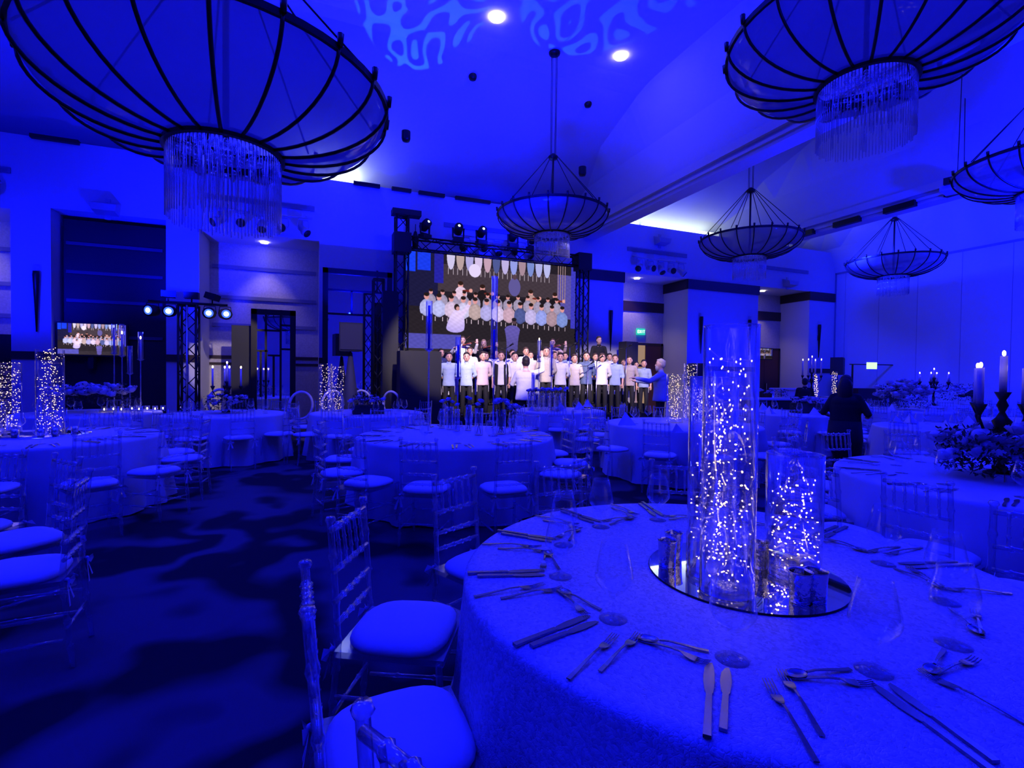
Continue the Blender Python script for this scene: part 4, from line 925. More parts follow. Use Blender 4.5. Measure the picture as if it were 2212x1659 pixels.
def tall_holder(px_, yb, ycup, ytop, ycand, lab, base_y=None, flame=False, color='bluewax', y=None, group='tall glass candle holders'):
    p = onz(px_, yb, TZ) if y is None else ony(px_, yb, y); x, y = p[0], p[1]; zc = zat(px_, ycup, x, y)-TZ; zt = zat(px_, ytop, x, y)-TZ; zk = zat(px_, ycand, x, y)-TZ
    t = thing('tall_candle_holder', lab, 'candle holder', (x, y, TZ), 0, group)
    MB().lathe([(0, 0), (.055, 0), (.055, .008), (.012, .016), (.010, .03), (.010, zc*.33), (.016, zc*.34), (.010, zc*.35), (.010, zc*.66), (.016, zc*.67), (.010, zc*.68), (.010, zc-.02), (.03, zc-.005), (.062, zc+.02), (.05, zc+.02), (0, zc)], n=14).build('crystal_stem', M['crystal'], t)
    MB().lathe([(.040, zc+.01), (.040, zt), (.038, zt), (.038, zc+.01)], n=18).build('glass_chimney', M['glass'], t)
    c = MB().tube([(0, 0, zc+.005), (0, 0, zk)], .0155, 10).build('taper_candle', M[color], t)
    if flame: MB().ball((0, 0, zk+.03), (.012, .012, .028), 8, 6).build('flame', M['flame'], c)
    return t
tall_holder(925, 935, 757, 650, 660, 'tallest glass candle holder, left one on the centre table')
tall_holder(1065, 942, 777, 597, 712, 'tall glass candle holder at the right on the centre table')
tall_holder(988, 922, 817, 728, 745, 'shorter glass candle holder between the two tall ones, centre table')
tall_holder(1163, 885, 782, 734, 736, 'lit glass candle holder on the table before the choir', flame=True, color='wax')
tall_holder(1190, 886, 813, 737, 745, 'unlit glass candle holder beside the lit one before the choir', color='wax')
for k, (px_, py_, bl, h, r, top, sp, rr, lab) in enumerate((
    (955, 925, 1, .26, .035, .34, 0, .036, 'slim vase with a single white rose, left of the centre table roses'), (972, 928, 2, .30, .045, .38, .04, .036, 'slim vase with two white roses beside the short candle holder'), (987, 931, 1, .28, .035, .33, 0, .034, 'slim vase with one low rose under the short candle holder'),
    (1012, 930, 2, .33, .04, .41, .04, .034, 'slim vase with two roses left of the big rose bunch'), (1034, 940, 2, .32, .05, .39, .04, .034, 'dark-stemmed rose vase just left of the right tall holder'),
    (1082, 938, 6, .30, .06, .40, .10, .045, 'full bunch of white roses right of the tall holder'), (1108, 935, 4, .26, .05, .33, .07, .045, 'rose vase with lower blooms at the right of the centre table'))):
    p = onz(px_, py_, TZ); bunch_vase(p[0], p[1], h, r, bl, lab, k+1, top, rr, sp)
for k in range(7):
    p = onz(1145+12*k, 886+(k % 2)*2, TZ); bunch_vase(p[0], p[1], .36, .055, 3, 'rose vase before the choir, %s from left' % NTH[k], 30+k, .42, .045, .07)
# folded napkins
def napkin(x, y, lab, s=.11, rz=0):
    m = MB(); h = s*1.35
    m.add([(-s, -s*.7, 0), (s, -s*.7, 0), (s*.1, s*.8, 0), (0, 0, h), (-s*.35, -s*.5, .0), (s*.35, -s*.5, 0)], [(0, 1, 3), (1, 2, 3), (2, 0, 3), (2, 1, 0)])
    m.add([(-s*.9, -s*.76, .002), (0, -s*.62, .002), (0, -.012, h*.97)], [(0, 1, 2)])
    return tag(m.build('folded_napkin', M['napkin'], loc=(x, y, TZ+.001), rz=rz), lab, 'napkin', 'napkins folded into pyramids')
for px_, py_, lab, s in ((1210, 887, 'pyramid napkin left on the table before the choir', .13), (1250, 885, 'pyramid napkin in the middle on the table before the choir', .13), (1268, 879, 'pyramid napkin right and behind on the table before the choir', .13), (1148, 887, 'thin upright napkin left of the rose vases before the choir', .07), (1350, 917, 'large pyramid napkin at the left rim of the napkin table', .14), (1460, 934, 'narrow standing napkin in front of the light vases', .09), (1622, 905, 'napkin seen just right of the tall vase, first', .13)):
    p = onz(px_, py_, TZ); napkin(p[0], p[1], lab, s, AZ-PI/2+.1)
for key, n, g0 in (('wom', 6, 0), ('bouq', 7, 3), ('gap', 6, 5), ('edge', 5, 7)):
    (cx_, cy_), R_, desc = TABLES[key]; l = []
    for k in range(n): a = PI+.3+k*2*PI/n; x, y = cx_+(R_-.28)*cos(a), cy_+(R_-.28)*sin(a); l.append((proj((x, y, TZ))[0], x, y))
    for i, (_, x, y) in enumerate(sorted(l)): napkin(x, y, 'white pyramid napkin, %s from left on the %s' % (NTH[i], desc), .12, AZ-PI/2+i*.4)
# napkin table vases with lights
for k, (px_, yt, y, w_, lab) in enumerate(((1457, 808, 6.35, 36, 'lit cylinder vase, left one of the napkin table trio'), (1490, 785, 6.6, 28, 'tallest lit cylinder vase of the napkin table trio'), (1514, 812, 6.15, 44, 'wide lit cylinder vase, right one of the napkin table trio'))):
    p = ony(px_, 905, y); d = proj((p[0], y, TZ))[2]; r = w_/2*d/FPX; h = zat(px_, yt, p[0], y)-TZ
    tube_vase(p[0], y, TZ, r, h, lab, 'lit vases on the far tables', .02, False); fairy(p[0], y, TZ+.02, r-.01, h-(.02 if k != 2 else .2), 170, 'fairy lights in the '+lab.split(',')[0].replace('lit ', '')+[' at left', '', ' at right'][k], False, 20+k, .0036)
# left table vases
for k, (px_, yt, py_, w_, lab) in enumerate(((14, 785, 932, 50, 'lit cylinder vase cut by the left edge'), (109, 757, 938, 48, 'taller lit cylinder vase near the left edge'))):
    p = onz(px_, py_, TZ+.01); d = proj(p)[2]; r = w_/2*d/FPX; h = zat(px_, yt, p[0], p[1])-TZ
    tube_vase(p[0], p[1], TZ+.008, r, h, lab, 'lit vases on the left table', .02, False); fairy(p[0], p[1], TZ+.02, r-.01, h+.01, 230, 'fairy lights in the '+['vase cut by the left edge', 'taller vase near the left edge'][k], False, 50+k, .0034)
t = thing('round_mirror_plate', 'round mirror plate under the vases on the left table', 'mirror', (-2.75, 7.0, TZ+.001)); MB().lathe([(0, .006), (.42, .006), (.42, 0), (0, 0)], n=48).build('mirror_face', M['mirror'], t)
for k, (dx, dy) in enumerate(((.12, -.33), (.22, -.28), (-.1, -.3), (.33, -.12))):
    tag(MB().lathe([(0, 0), (.03, 0), (.036, .09), (.033, .09), (.028, .01), (0, .01)], n=14).build('votive_holder', M['mercury'], loc=(-2.75+dx, 7.0+dy, TZ+.008)), 'small votive cup on the left table mirror, %s of four from left' % NTH[[1, 2, 0, 3][k]], 'candle holder', 'votives on the left table')
# lit vases by the oval-back chairs
for k, (px_, yt, w_) in enumerate(((703, 785, 26), (729, 790, 26))):
    y = 9.9; p = ony(px_, 865, y); d = proj((p[0], y, TZ))[2]; r = w_/2*d/FPX; h = zat(px_, yt, p[0], y)-TZ
    tube_vase(p[0], y, TZ, r, h, ['left', 'right'][k]+' one of two lit vases in front of the white oval-back chair', 'lit vases on the far tables', .02, False, n=18); fairy(p[0], y, TZ+.02, r, h, 80, 'fairy lights of the '+['left', 'right'][k]+' vase in front of the oval-back chair', False, 70+k, .0042)
# box of white flowers on the flower box table
def flower_mass(name, loc, w_, d_, h_, nr, lab, box=True, sd=1, rr=.045, boxh=.16, cat='flower arrangement'):
    g = random.Random(sd); t = thing(name, lab, cat, loc)
    if box: MB().boxx(-w_/2, w_/2, -d_/2, d_/2, 0, boxh).build('planter_box', M['leaf'], t)
    lv = MB()
    for _ in range(int(nr*16)):
        a = g.random()*6.28; q = g.random()**.5; b = Vector((w_*.62*q*cos(a), d_*.75*q*sin(a), boxh*.5+g.random()*h_*.75)); d = Vector((g.uniform(-1, 1), g.uniform(-1, 1), g.uniform(-.6, .8))).normalized()*g.uniform(.02, .035); e = d.cross(Vector((0, 0, 1))).normalized()*.012
        lv.add([b-d, b+e, b+d, b-e], [(0, 1, 2, 3)])
    tag(lv.build('foliage', M['leaf'], t), kind='stuff')
    for k in range(nr):
        a = g.random()*6.28; q = g.random()**.5; rose(t, Vector((w_*.6*q*cos(a), d_*.75*q*sin(a), boxh+(h_-boxh)*(.35+.65*g.random())*(1-.3*q))), rr*g.uniform(.75, 1.3), g)
    return t
p = onz(795, 894, TZ); flower_mass('flower_box', (p[0], p[1], TZ), .52, .25, .36, 24, 'dark planter box of white flowers on the flower box table', sd=4)
# candelabra
def candelabrum(x, y, z0, s, arms, lab, hc=.30, lit=True, up=0, ra=.25, rz=.3):
    t = thing('candelabrum', lab, 'candelabrum', (x, y, z0), rz, 'branched candelabra with white candles'); H = .62*s
    MB().lathe([(0, 0), (.10*s, 0), (.10*s, .015*s), (.04*s, .04*s), (.018*s, .09*s), (.03*s, .16*s), (.016*s, .24*s), (.035*s, .34*s), (.06*s, .40*s), (.035*s, .43*s), (.016*s, .47*s), (.035*s, .52*s), (.02*s, .56*s), (.05*s, H), (0, H)], n=16).build('stem', M['bronze'], t)
    pos = [(0, 0, H)]
    for k in range(arms):
        a = 2*PI*k/arms; d = Vector((cos(a), sin(a), 0)); pts = [Vector((0, 0, .38*s)), d*ra*.4*s+Vector((0, 0, .33*s)), d*ra*.8*s+Vector((0, 0, .34*s)), d*ra*s+Vector((0, 0, .42*s)), d*ra*s+Vector((0, 0, .46*s))]
        m = MB().tube(pts, .010*s, 7); m.build('arm', M['bronze'], t); q = d*ra*s; MB().lathe([(0, .45*s), (.012*s, .45*s), (.02*s, .47*s), (.045*s, .53*s), (0, .53*s)], c=(q[0], q[1], 0), n=12).build('drip_cup', M['bronze'], t); pos.append((q[0], q[1], .53*s))
    for q in pos:
        c = MB().tube([(q[0], q[1], q[2]), (q[0], q[1], q[2]+hc)], .022*s if s > .9 else .015, 10).build('candle', M['wax'], t)
        if lit: MB().ball((q[0], q[1], q[2]+hc+.02), (.011, .011, .022), 8, 6).build('flame', M['flame'], c)
    return t
p = onz(2164, 1030, TZ); cx3, cy3 = p[0]-.02, p[1]
candelabrum(cx3, cy3, TZ+.02, 1.0, 4, 'large bronze candelabrum rising from white flowers at the right', .27, ra=.19, rz=-.28)
flower_mass('flower_arrangement', (cx3+.02, cy3-.02, TZ), .80, .52, .42, 95, 'large low arrangement of white orchids and roses around the bronze candelabrum', False, 9, .058, .08)
for px_, py_, lab in ((2062, 1046, 'left small square votive'), (2085, 1047, 'right small square votive')): pass
for k, (px_, py_) in enumerate(((2158, 1040), (2181, 1042))):
    p = onz(px_, py_, TZ); tag(MB().boxx(-.025, .025, -.025, .025, 0, .05).build('square_votive', M['wax'], loc=(p[0], p[1], TZ), rz=.4), ['left', 'right'][k]+' small frosted square votive in front of the candelabrum flowers', 'candle holder')
p = ony(1752, 870, 9.9); candelabrum(8.0*p[0]/p[0]+.0*p[0] if False else p[0], 9.9, 1.05, .95, 4, 'dark candelabrum with white candles behind the waiter in black', .42)
(cx_, cy_) = TABLES['cand'][0]; candelabrum(cx_, cy_, TZ+.02, .85, 4, 'dark candelabrum with four lit candles on the far left table', .30)
flower_mass('flower_arrangement', (cx_, cy_, TZ), .55, .35, .36, 26, 'low white flowers around the far left candelabrum', False, 12, .045, .1)
(cx_, cy_) = TABLES['rose'][0]
flower_mass('flower_arrangement', (cx_+.0, cy_, TZ), 1.05, .5, .50, 60, 'long mass of white roses under the tall candle glasses, far left', False, 14, .075, .25)
for px_, yc, yt, yk, lab, fl in ((247, 765, 700, 708, 'left tall candle glass above the far left roses', False), (264, 770, 700, 722, 'second tall candle glass above the far left roses', True), (281, 808, 747, 755, 'short middle candle glass above the far left roses', False), (304, 778, 717, 733, 'right tall candle glass above the far left roses', True)):
    tall_holder(px_, 870, yc, yt, yk, lab, flame=fl, color='wax', y=10.9)
for k, px_ in enumerate((225, 245, 262, 285, 300, 318, 335, 352)):
    p = ony(px_, 880, 10.45+.1*(k % 2)); t = tag(MB().lathe([(0, 0), (.035, 0), (.045, .10), (.042, .10), (.033, .01), (0, .01)], n=12).build('votive_holder', M['glass'], loc=(p[0], p[1], TZ)), 'small glowing votive glass, %s from left below the far left roses' % NTH[k], 'candle holder', 'glowing votives on the rose table')
    MB().ball((0, 0, .05), (.010, .010, .018), 6, 4).build('flame', M['flame'], t)
(cx_, cy_) = TABLES['bouq'][0]; flower_mass('flower_arrangement', (cx_, cy_, TZ), .95, .7, .75, 70, 'very large round white bouquet on the big bouquet table', False, 15, .075, .1)
candelabrum(15.95, 8.55, TZ, 1.25, 4, 'small five-flame candelabrum beyond the big bouquet', .22)
MBq = TABLES['far'][0]; flower_mass('flower_arrangement', (MBq[0], MBq[1], TZ), .9, .5, .62, 30, 'row of dark-stemmed white flowers on the farthest right table', False, 16, .06, .3)
(cx_, cy_) = TABLES['wom'][0]; flower_mass('flower_arrangement', (cx_+.35, cy_-.2, TZ), .62, .3, .34, 26, 'white flowers spilling from a dark vase left of the standing woman', True, 17, .05, .2)
(cx_, cy_) = TABLES['edge'][0]; candelabrum(cx_, cy_, TZ, .95, 4, 'candelabrum mostly hidden at the right edge', .25)
# buffet counter, lectern, far candelabra vases on the right
p = ony(1612, 860, 9.9); t = thing('buffet_counter', 'black-fronted buffet counter behind the tall vase', 'counter', (p[0]+.15, 9.9, 0), -.25)
MB().boxx(-1.15, 1.15, -.35, .35, 0, .90).build('counter_body', M['black'], t); MB().boxx(-1.18, 1.18, -.38, .38, .90, .94).build('counter_top', M['cloth2'], t)
for k in range(3):
    q = t.location+Vector((.25+.32*k, -.10-.06*k, 0)); flower_mass('flower_arrangement', (q[0], q[1], .94), .22, .16, .26, 7, 'small white flower dome on the buffet counter, %s from left' % NTH[k], False, 60+k, .045, .08)
p = ony(1703, 868, 10.9); t = thing('lectern', 'plain white lectern beside the waiter in black', 'lectern', (p[0], 10.9, 0), -.3)
MB().boxx(-.36, .36, -.24, .24, .0, 1.12).build('lectern_body', M['cushion'], t); MB().boxx(-.42, .42, -.28, .28, 1.12, 1.17).build('lectern_top', M['cushion'], t)
for k, (px_, yt, yb) in enumerate(((1762, 810, 846), (1802, 803, 836))):
    p = ony(px_, yb, 9.6+.6*k); d = proj(p)[2]; r = 10*d/FPX/2; h = zat(px_, yt, p[0], p[1])-.94
    tag(MB().boxx(-.25, .25, -.25, .25, 0, .94).build('draped_pedestal', M['cloth2'], loc=(p[0], p[1], 0)), 'narrow draped pedestal under the '+['nearer', 'farther'][k]+' corner light vase', 'pedestal')
    tube_vase(p[0], p[1], .941, r, h, ['nearer', 'farther'][k]+' narrow lit vase beside the corner loudspeaker', 'lit vases on the far tables', .02, False, n=14); fairy(p[0], p[1], .95, r, h, 60, 'fairy lights in the '+['nearer', 'farther'][k]+' narrow corner vase', False, 90+k, .006)
# grand piano like dark sideboard and lit menu board by the partition
p = ony(1897, 845, 11.4); t = thing('dark_sideboard', 'dark sideboard with canopy by the blue partition wall', 'sideboard', (p[0], 11.4, 0), -.2)
MB().boxx(-1.1, 1.1, -.3, .3, .55, 1.15).build('cabinet', M['trimdark'], t)
for x in (-1.05, 1.05): MB().boxx(x-.02, x+.02, -.02, .02, 0, 1.95).build('upright', M['bronze'], t)
MB().boxx(-1.15, 1.15, -.03, .03, 1.95, 1.98).build('canopy_board', M['bronze'], t)
p = ony(1884, 790, 11.0); tag(MB().boxx(-.19, .19, 0, .03, -.11, .11).build('lit_display', glow('display_face', (.5, .8, .45), 1.6), loc=p, rz=-.2), 'small lit green-white display by the partition wall', 'display')

# ---------------------------------------------------------------- oval-back chairs
def oval_chair(x, y, rz, lab):
    t = thing('oval_back_chair', lab, 'chair', (x, y, 0), rz, 'white oval-back chairs left of the stage')
    n = 28; pts = [(.215*cos(2*PI*k/n), -.24-.10*(.30+.27*sin(2*PI*k/n)-.1), .82+.27*sin(2*PI*k/n)) for k in range(n)]
    MB().tube(pts, .026, 8, closed=True).build('oval_frame', M['whitechair'], t)
    vs = [(0, -.28, .82)]+[(.20*cos(2*PI*k/n), -.24-.10*(.20+.27*sin(2*PI*k/n)), .82+.25*sin(2*PI*k/n)) for k in range(n)]
    MB().add(vs, [(0, 1+k, 1+(k+1) % n) for k in range(n)], True).build('clear_back', M['glass'], t)
    MB().tube([(-.10, -.24, .57), (-.15, -.21, .46)], .024, 7).build('back_support', M['whitechair'], t); MB().tube([(.10, -.24, .57), (.15, -.21, .46)], .024, 7).build('back_support', M['whitechair'], t)
    MB().lathe([(0, .42), (.22, .42), (.245, .44), (.245, .48), (.20, .51), (0, .52)], n=24).build('seat', M['whitechair'], t)
    for a, b in ((-.17, -.17), (.17, -.17), (-.18, .16), (.18, .16)): MB().tube([(a, b, .43), (a*1.1, b*1.15, 0)], [.024, .013], 8).build('leg', M['whitechair'], t)
for px_, py_, y, rz, lab in ((711, 815, 11.6, .25, 'white oval-back chair behind the two lit vases'), (793, 812, 11.65, -.5, 'white oval-back chair right of the tripod loudspeaker'), (862, 826, 11.0, -.75, 'bluish oval-back chair in front of the lattice stand'), (645, 850, 11.0, .2, 'oval-back chair right of the aisle gap, top of its back showing'), (470, 848, 12.4, .3, 'oval-back chair in front of the cream-lit wall')):
    z = .82+.1; p = ony(px_, py_, y); dz = z-p[2]; oval_chair(p[0], y, rz, lab)

# ---------------------------------------------------------------- people
M['skin'] = mat('skin', (.72, .40, .27), .55); M['skin2'] = mat('skin_fair', (.68, .42, .34), .55)
M['hairdark'] = mat('dark_hair', (.018, .010, .007), .6); M['hairbrown'] = mat('brown_hair', (.06, .03, .018), .6); M['hairblond'] = mat('blond_hair', (.42, .27, .15), .6); M['hairgrey'] = mat('grey_hair', (.45, .38, .34), .7)
M['kippah'] = mat('black_cap', (.008, .008, .010), .7); M['trousers'] = mat('dark_trousers', (.012, .011, .013), .8); M['shoes'] = mat('black_shoes', (.01, .01, .01), .4)
M['eye'] = mat('eye_dark', (.02, .012, .01), .3); M['lip'] = mat('lip', (.45, .14, .13), .5); M['fringe'] = mat('white_tassel', (.8, .76, .74), .8)
M['blackcloth'] = mat('black_cloth', (.008, .008, .010), .85); M['violin'] = mat('varnished_violin', (.22, .05, .018), .25, coat=.5); M['bowwood'] = mat('bow_wood', (.10, .04, .02), .4)
def shirtmat(n, c): return mat('shirt_'+n, c, .8, bump=(11, .9, 'n'))
SH = {'lightblue': shirtmat('light_blue', (.42, .52, .80)), 'white': shirtmat('white', (.78, .76, .80)), 'cream': shirtmat('cream', (.66, .58, .52)), 'beige': shirtmat('beige', (.50, .44, .36)), 'blue': shirtmat('slate_blue', (.10, .14, .27)),
      'pink': shirtmat('pale_pink', (.70, .52, .52)), 'greyblue': shirtmat('grey_blue', (.34, .42, .60)), 'tan': shirtmat('tan', (.45, .37, .35)), 'navy': shirtmat('navy', (.03, .04, .14)), 'black': M['blackcloth']}
def organic(mb, name, voxel, smooth=3):
    me = mb.mesh(name); o = D.objects.new(name, me); COL.objects.link(o)
    r = o.modifiers.new('r', 'REMESH'); r.mode = 'VOXEL'; r.voxel_size = voxel; r.use_smooth_shade = True
    s = o.modifiers.new('s', 'SMOOTH'); s.iterations = smooth; s.factor = .5
    dg = bpy.context.evaluated_depsgraph_get(); m = D.meshes.new_from_object(o.evaluated_get(dg)); m.name = name
    D.objects.remove(o); D.meshes.remove(me); return m
def V(*a): return Vector(a)
POSE = {   # right / left: (elbow, wrist, hand direction); figure faces +Y, right hand at +X
 'behind': [(V(.245, -.05, 1.14), V(.10, -.155, .98), V(-.6, -.1, -.3)), (V(-.245, -.05, 1.14), V(-.10, -.155, .98), V(.6, -.1, -.3))],
 'sides': [(V(.235, -.02, 1.13), V(.225, .04, .88), V(0, .1, -1)), (V(-.235, -.02, 1.13), V(-.225, .04, .88), V(0, .1, -1))],
 'front': [(V(.245, .0, 1.13), V(.09, .17, .98), V(-.8, .1, -.4)), (V(-.245, .0, 1.13), V(-.09, .17, .98), V(.8, .1, -.4))],
 'violin': [(V(.36, .10, 1.22), V(.22, .34, 1.38), V(-.3, .8, .1)), (V(-.36, .22, 1.26), V(-.42, .46, 1.50), V(.1, .3, .9))],
 'raise': [(V(.38, .06, 1.46), V(.40, .16, 1.74), V(-.1, .2, 1)), (V(-.26, .10, 1.16), V(-.20, .34, 1.20), V(0, 1, .1))],
 'forward': [(V(.22, .24, 1.24), V(.16, .50, 1.26), V(0, 1, .15)), (V(-.22, .26, 1.26), V(-.14, .54, 1.32), V(0, 1, .1))],
 'carry': [(V(.30, -.02, 1.14), V(.28, .20, 1.08), V(-.3, 1, 0)), (V(-.30, -.02, 1.14), V(-.26, .20, 1.08), V(.3, 1, 0))],
 'bent': [(V(.24, .12, 1.08), V(.14, .34, 1.02), V(0, 1, -.2)), (V(-.24, .12, 1.08), V(-.14, .34, 1.02), V(0, 1, -.2))]}
def hand(m, wr, d, side, s=1.):
    d = d.normalized(); up = Vector((0, 0, 1)) if abs(d.z) < .8 else Vector((0, 1, 0)); w_ = d.cross(up).normalized(); nrm = w_.cross(d)
    m.cone_(wr, wr+d*.055*s, .028*s, .034*s)
    for k in range(4):
        b = wr+d*.075*s+w_*(k-1.5)*.019*s; L = (.062, .075, .078, .064)[k]*s
        m.cone_(b-d*.02*s, b+d*L*.5, .0105*s, .0100*s, 7); m.cone_(b+d*L*.5, b+d*L*.85-nrm*L*.35, .0098*s, .0088*s, 7)
    t = wr+d*.025*s+w_*.028*s*side; m.cone_(t, t+(d*.6+w_*side*.8).normalized()*.045*s, .0125*s, .011*s, 7)
def make_body(pose, adult=True, female=False, stout=1.):
    hs = 1.0 if adult else 1.13; v = .0115
    P_ = POSE[pose]; b = MB(); sw = 1.0 if not female else .92
    hc = V(0, .015, 1.625 if adult else 1.615)
    b.ball(hc, (.076*hs, .094*hs, .110*hs), 16, 12); b.ball(hc+V(0, .028, -.055)*hs, (.056*hs, .064*hs, .060*hs), 12, 8)
    b.cone_(hc+V(0, .088, -.002)*hs, hc+V(0, .106, -.03)*hs, .010*hs, .014*hs, 8)
    for s in (-1, 1): b.ball(hc+V(.076*s, -.005, -.01)*hs, (.012*hs, .022*hs, .030*hs), 8, 6)
    b.cone_(V(0, -.005, 1.42), V(0, .0, 1.55), .056, .052)
    b.ball(V(0, 0, 1.30), (.165*sw*stout, .108*stout, .17), 16, 10); b.ball(V(0, 0, 1.10), (.14*stout, .10*stout, .16), 14, 8); b.ball(V(0, -.01, .95), (.16*stout, .115*stout, .13), 14, 8)
    b.cone_(V(-.15*sw, -.005, 1.405), V(.15*sw, -.005, 1.405), .052, .052)
    for i, s in enumerate((1, -1)):
        e, wr, hd = P_[i]; sh = V(.175*s*sw, -.005, 1.40); b.cone_(sh, e, .050, .039); b.cone_(e, wr, .039, .027); hand(b, wr, hd, -s if pose == 'sides' else s, 1.)
    for s in (1, -1): b.cone_(V(.085*s, 0, .92), V(.095*s, .015, .50), .082, .056); b.cone_(V(.095*s, .015, .50), V(.10*s, -.02, .09), .054, .036); b.cone_(V(.10*s, -.03, .05), V(.11*s, .13, .035), .040, .034)
    body = organic(b, 'body', v, 3)
    # shirt
    h = MB(); h.ball(V(0, 0, 1.31), (.176*sw*stout, .122*stout, .145), 18, 10); zs_ = [.845, .90, 1.0, 1.12, 1.24, 1.36]; h.tube([V(0, -.005, z) for z in zs_], [q*stout for q in (.178, .172, .160, .156, .166, .150)], 28)
    h.v[-168:] = [(x, y*.72, z+(.018*sin(7*math.atan2(y, x)) if z < .86 else 0)) for x, y, z in h.v[-168:]]
    h.cone_(V(-.160*sw, -.005, 1.40), V(.160*sw, -.005, 1.40), .064, .064); h.cone_(V(0, -.004, 1.42), V(0, 0, 1.475), .068, .062)
    for i, s in enumerate((1, -1)):
        e, wr, hd = P_[i]; sh = V(.175*s*sw, -.005, 1.395); h.cone_(sh, e, .063, .053)
        if adult and not female: h.cone_(e, e.lerp(wr, .93), .055, .042)
        else: h.cone_(e, e.lerp(wr, .22 if not female else .0), .056, .054)
    shirt = organic(h, 'shirt', .0125, 3)
    tr = MB(); tr.ball(V(0, -.01, .92), (.155*stout, .112*stout, .11), 16, 8)
    for s in (1, -1): tr.cone_(V(.080*s, 0, .86), V(.095*s, .012, .50), .086, .072); tr.cone_(V(.095*s, .012, .50), V(.10*s, -.02, .11), .071, .060)
    trou = organic(tr, 'trousers', .0135, 2)
    sh_ = MB()
    for s in (1, -1): sh_.cone_(V(.10*s, -.035, .045), V(.11*s, .15, .04), .046, .042)
    shoes = organic(sh_, 'shoes', .012, 2)
    hr = MB()
    hr.ball(hc+V(0, -.026, .044)*hs, (.083*hs, .094*hs, .088*hs), 18, 12); hr.ball(hc+V(.01, .042, .088)*hs, (.055*hs, .035*hs, .026*hs), 10, 7); hr.ball(hc+V(0, -.034, -.005)*hs, (.083*hs, .078*hs, .090*hs), 16, 10)
    hair = organic(hr, 'hair', .010, 1)
    f = MB()
    for s in (1, -1): f.ball(hc+V(.030*s, .086, .008)*hs, (.011*hs, .007*hs, .0075*hs), 8, 5)
    eyes = f.mesh('eyes'); f = MB()
    for s in (1, -1): f.tube([hc+V(.016*s, .094, .030)*hs, hc+V(.044*s, .083, .032)*hs], .0035*hs, 5)
    brow = f.mesh('brows'); lip = MB().ball(hc+V(0, .091, -.066)*hs, (.019*hs, .007*hs, .008*hs), 10, 5).mesh('mouth')
    cap = MB().ball(hc+V(0, -.035, .028)*hs, (.082*hs, .088*hs, .106*hs), 18, 10, zmin=.55).mesh('skullcap')
    fr = [MB().tube([V(.155*s, .02, .90), V(.162*s, .04, .80), V(.16*s, .035, .66)], .007, 4, smooth=False).mesh('tassel') for s in (1, -1)]
    but = MB()
    for k in range(5): but.ball(V(0, .125-.004*abs(k-2), 1.36-.09*k), .006, 6, 4)
    col = MB()
    for s in (1, -1): col.add([V(.004*s, .085, 1.435), V(.055*s, .055, 1.475), V(.070*s, .035, 1.455), V(.045*s, .098, 1.395)], [(0, 1, 2, 3)])
    return dict(body=body, shirt=shirt, trousers=trou, shoes=shoes, hair=hair, eyes=eyes, brows=brow, mouth=lip, skullcap=cap, tassels=fr, buttons=but.mesh('buttons'), collar=col.mesh('collar'))
BODY = {}
def person(lab, loc, rz, H, pose='sides', shirt='white', adult=True, hair='hairdark', cap=True, tassel=False, skin='skin', trousers='trousers', stout=1., female=False, face=True, group=None, collar=True):
    key = (pose, adult, stout, female)
    if key not in BODY: BODY[key] = make_body(pose, adult, female, stout)
    B = BODY[key]; t = thing('person', lab, 'person', loc, rz, group); t.scale = (H/1.735,)*3
    def part(n, mt, par=t): 
        o = mk(n, B[n], None, par)
        if not B[n].materials: B[n].materials.append(mt)
        o.material_slots[0].link = 'OBJECT'; o.material_slots[0].material = mt; return o
    bd = part('body', M[skin]); s_ = part('shirt', SH[shirt]); part('trousers', M[trousers]); part('shoes', M['shoes']); hr = part('hair', M[hair])
    if face: part('eyes', M['eye'], bd); part('brows', M['eye'], bd); part('mouth', M['lip'], bd)
    if cap: part('skullcap', M['kippah'], t)
    if collar and not female: part('buttons', M['wax'], s_); part('collar', SH[shirt], s_)
    if tassel:
        for i, x in enumerate(B['tassels']): mk('tassel', x, M['fringe'], t)
    return t
def facing(x, y, tx=0, ty=0): return math.atan2(ty-y, tx-x)-PI/2
# front row of the choir
FR = [(970, 762, 'lightblue', 'behind', 'pale blue shirt, leftmost of the front row', 'hairdark'), (1008, 762, 'lightblue', 'behind', 'pale blue collared shirt, second in the front row', 'hairdark'), (1043, 760, 'pink', 'behind', 'pinkish white shirt, third in the front row, singing to the right', 'hairdark'),
      (1083, 760, 'white', 'sides', 'white shirt and dark open jacket, fourth in the front row', 'hairbrown'), (1112, 762, 'white', 'behind', 'white shirt just left of the raised-arm conductor', 'hairdark'), (1180, 750, 'beige', 'behind', 'khaki shirt behind the lit candle glass', 'hairdark'), (1211, 763, 'white', 'behind', 'white short sleeves right of the khaki shirt', 'hairdark'),
      (1241, 766, 'cream', 'behind', 'cream short-sleeved shirt, hands behind him', 'hairbrown'), (1267, 761, 'blue', 'behind', 'slate blue shirt behind a microphone', 'hairdark'), (1301, 764, 'white', 'behind', 'bright white short-sleeved shirt right of the slate blue one', 'hairbrown'), (1329, 767, 'lightblue', 'sides', 'sky blue shirt, arms at his sides', 'hairbrown'),
      (1360, 770, 'tan', 'behind', 'tan shirt and glasses behind a microphone stand', 'hairdark'), (1391, 778, 'greyblue', 'sides', 'grey blue shirt, rightmost of the front row', 'hairdark')]
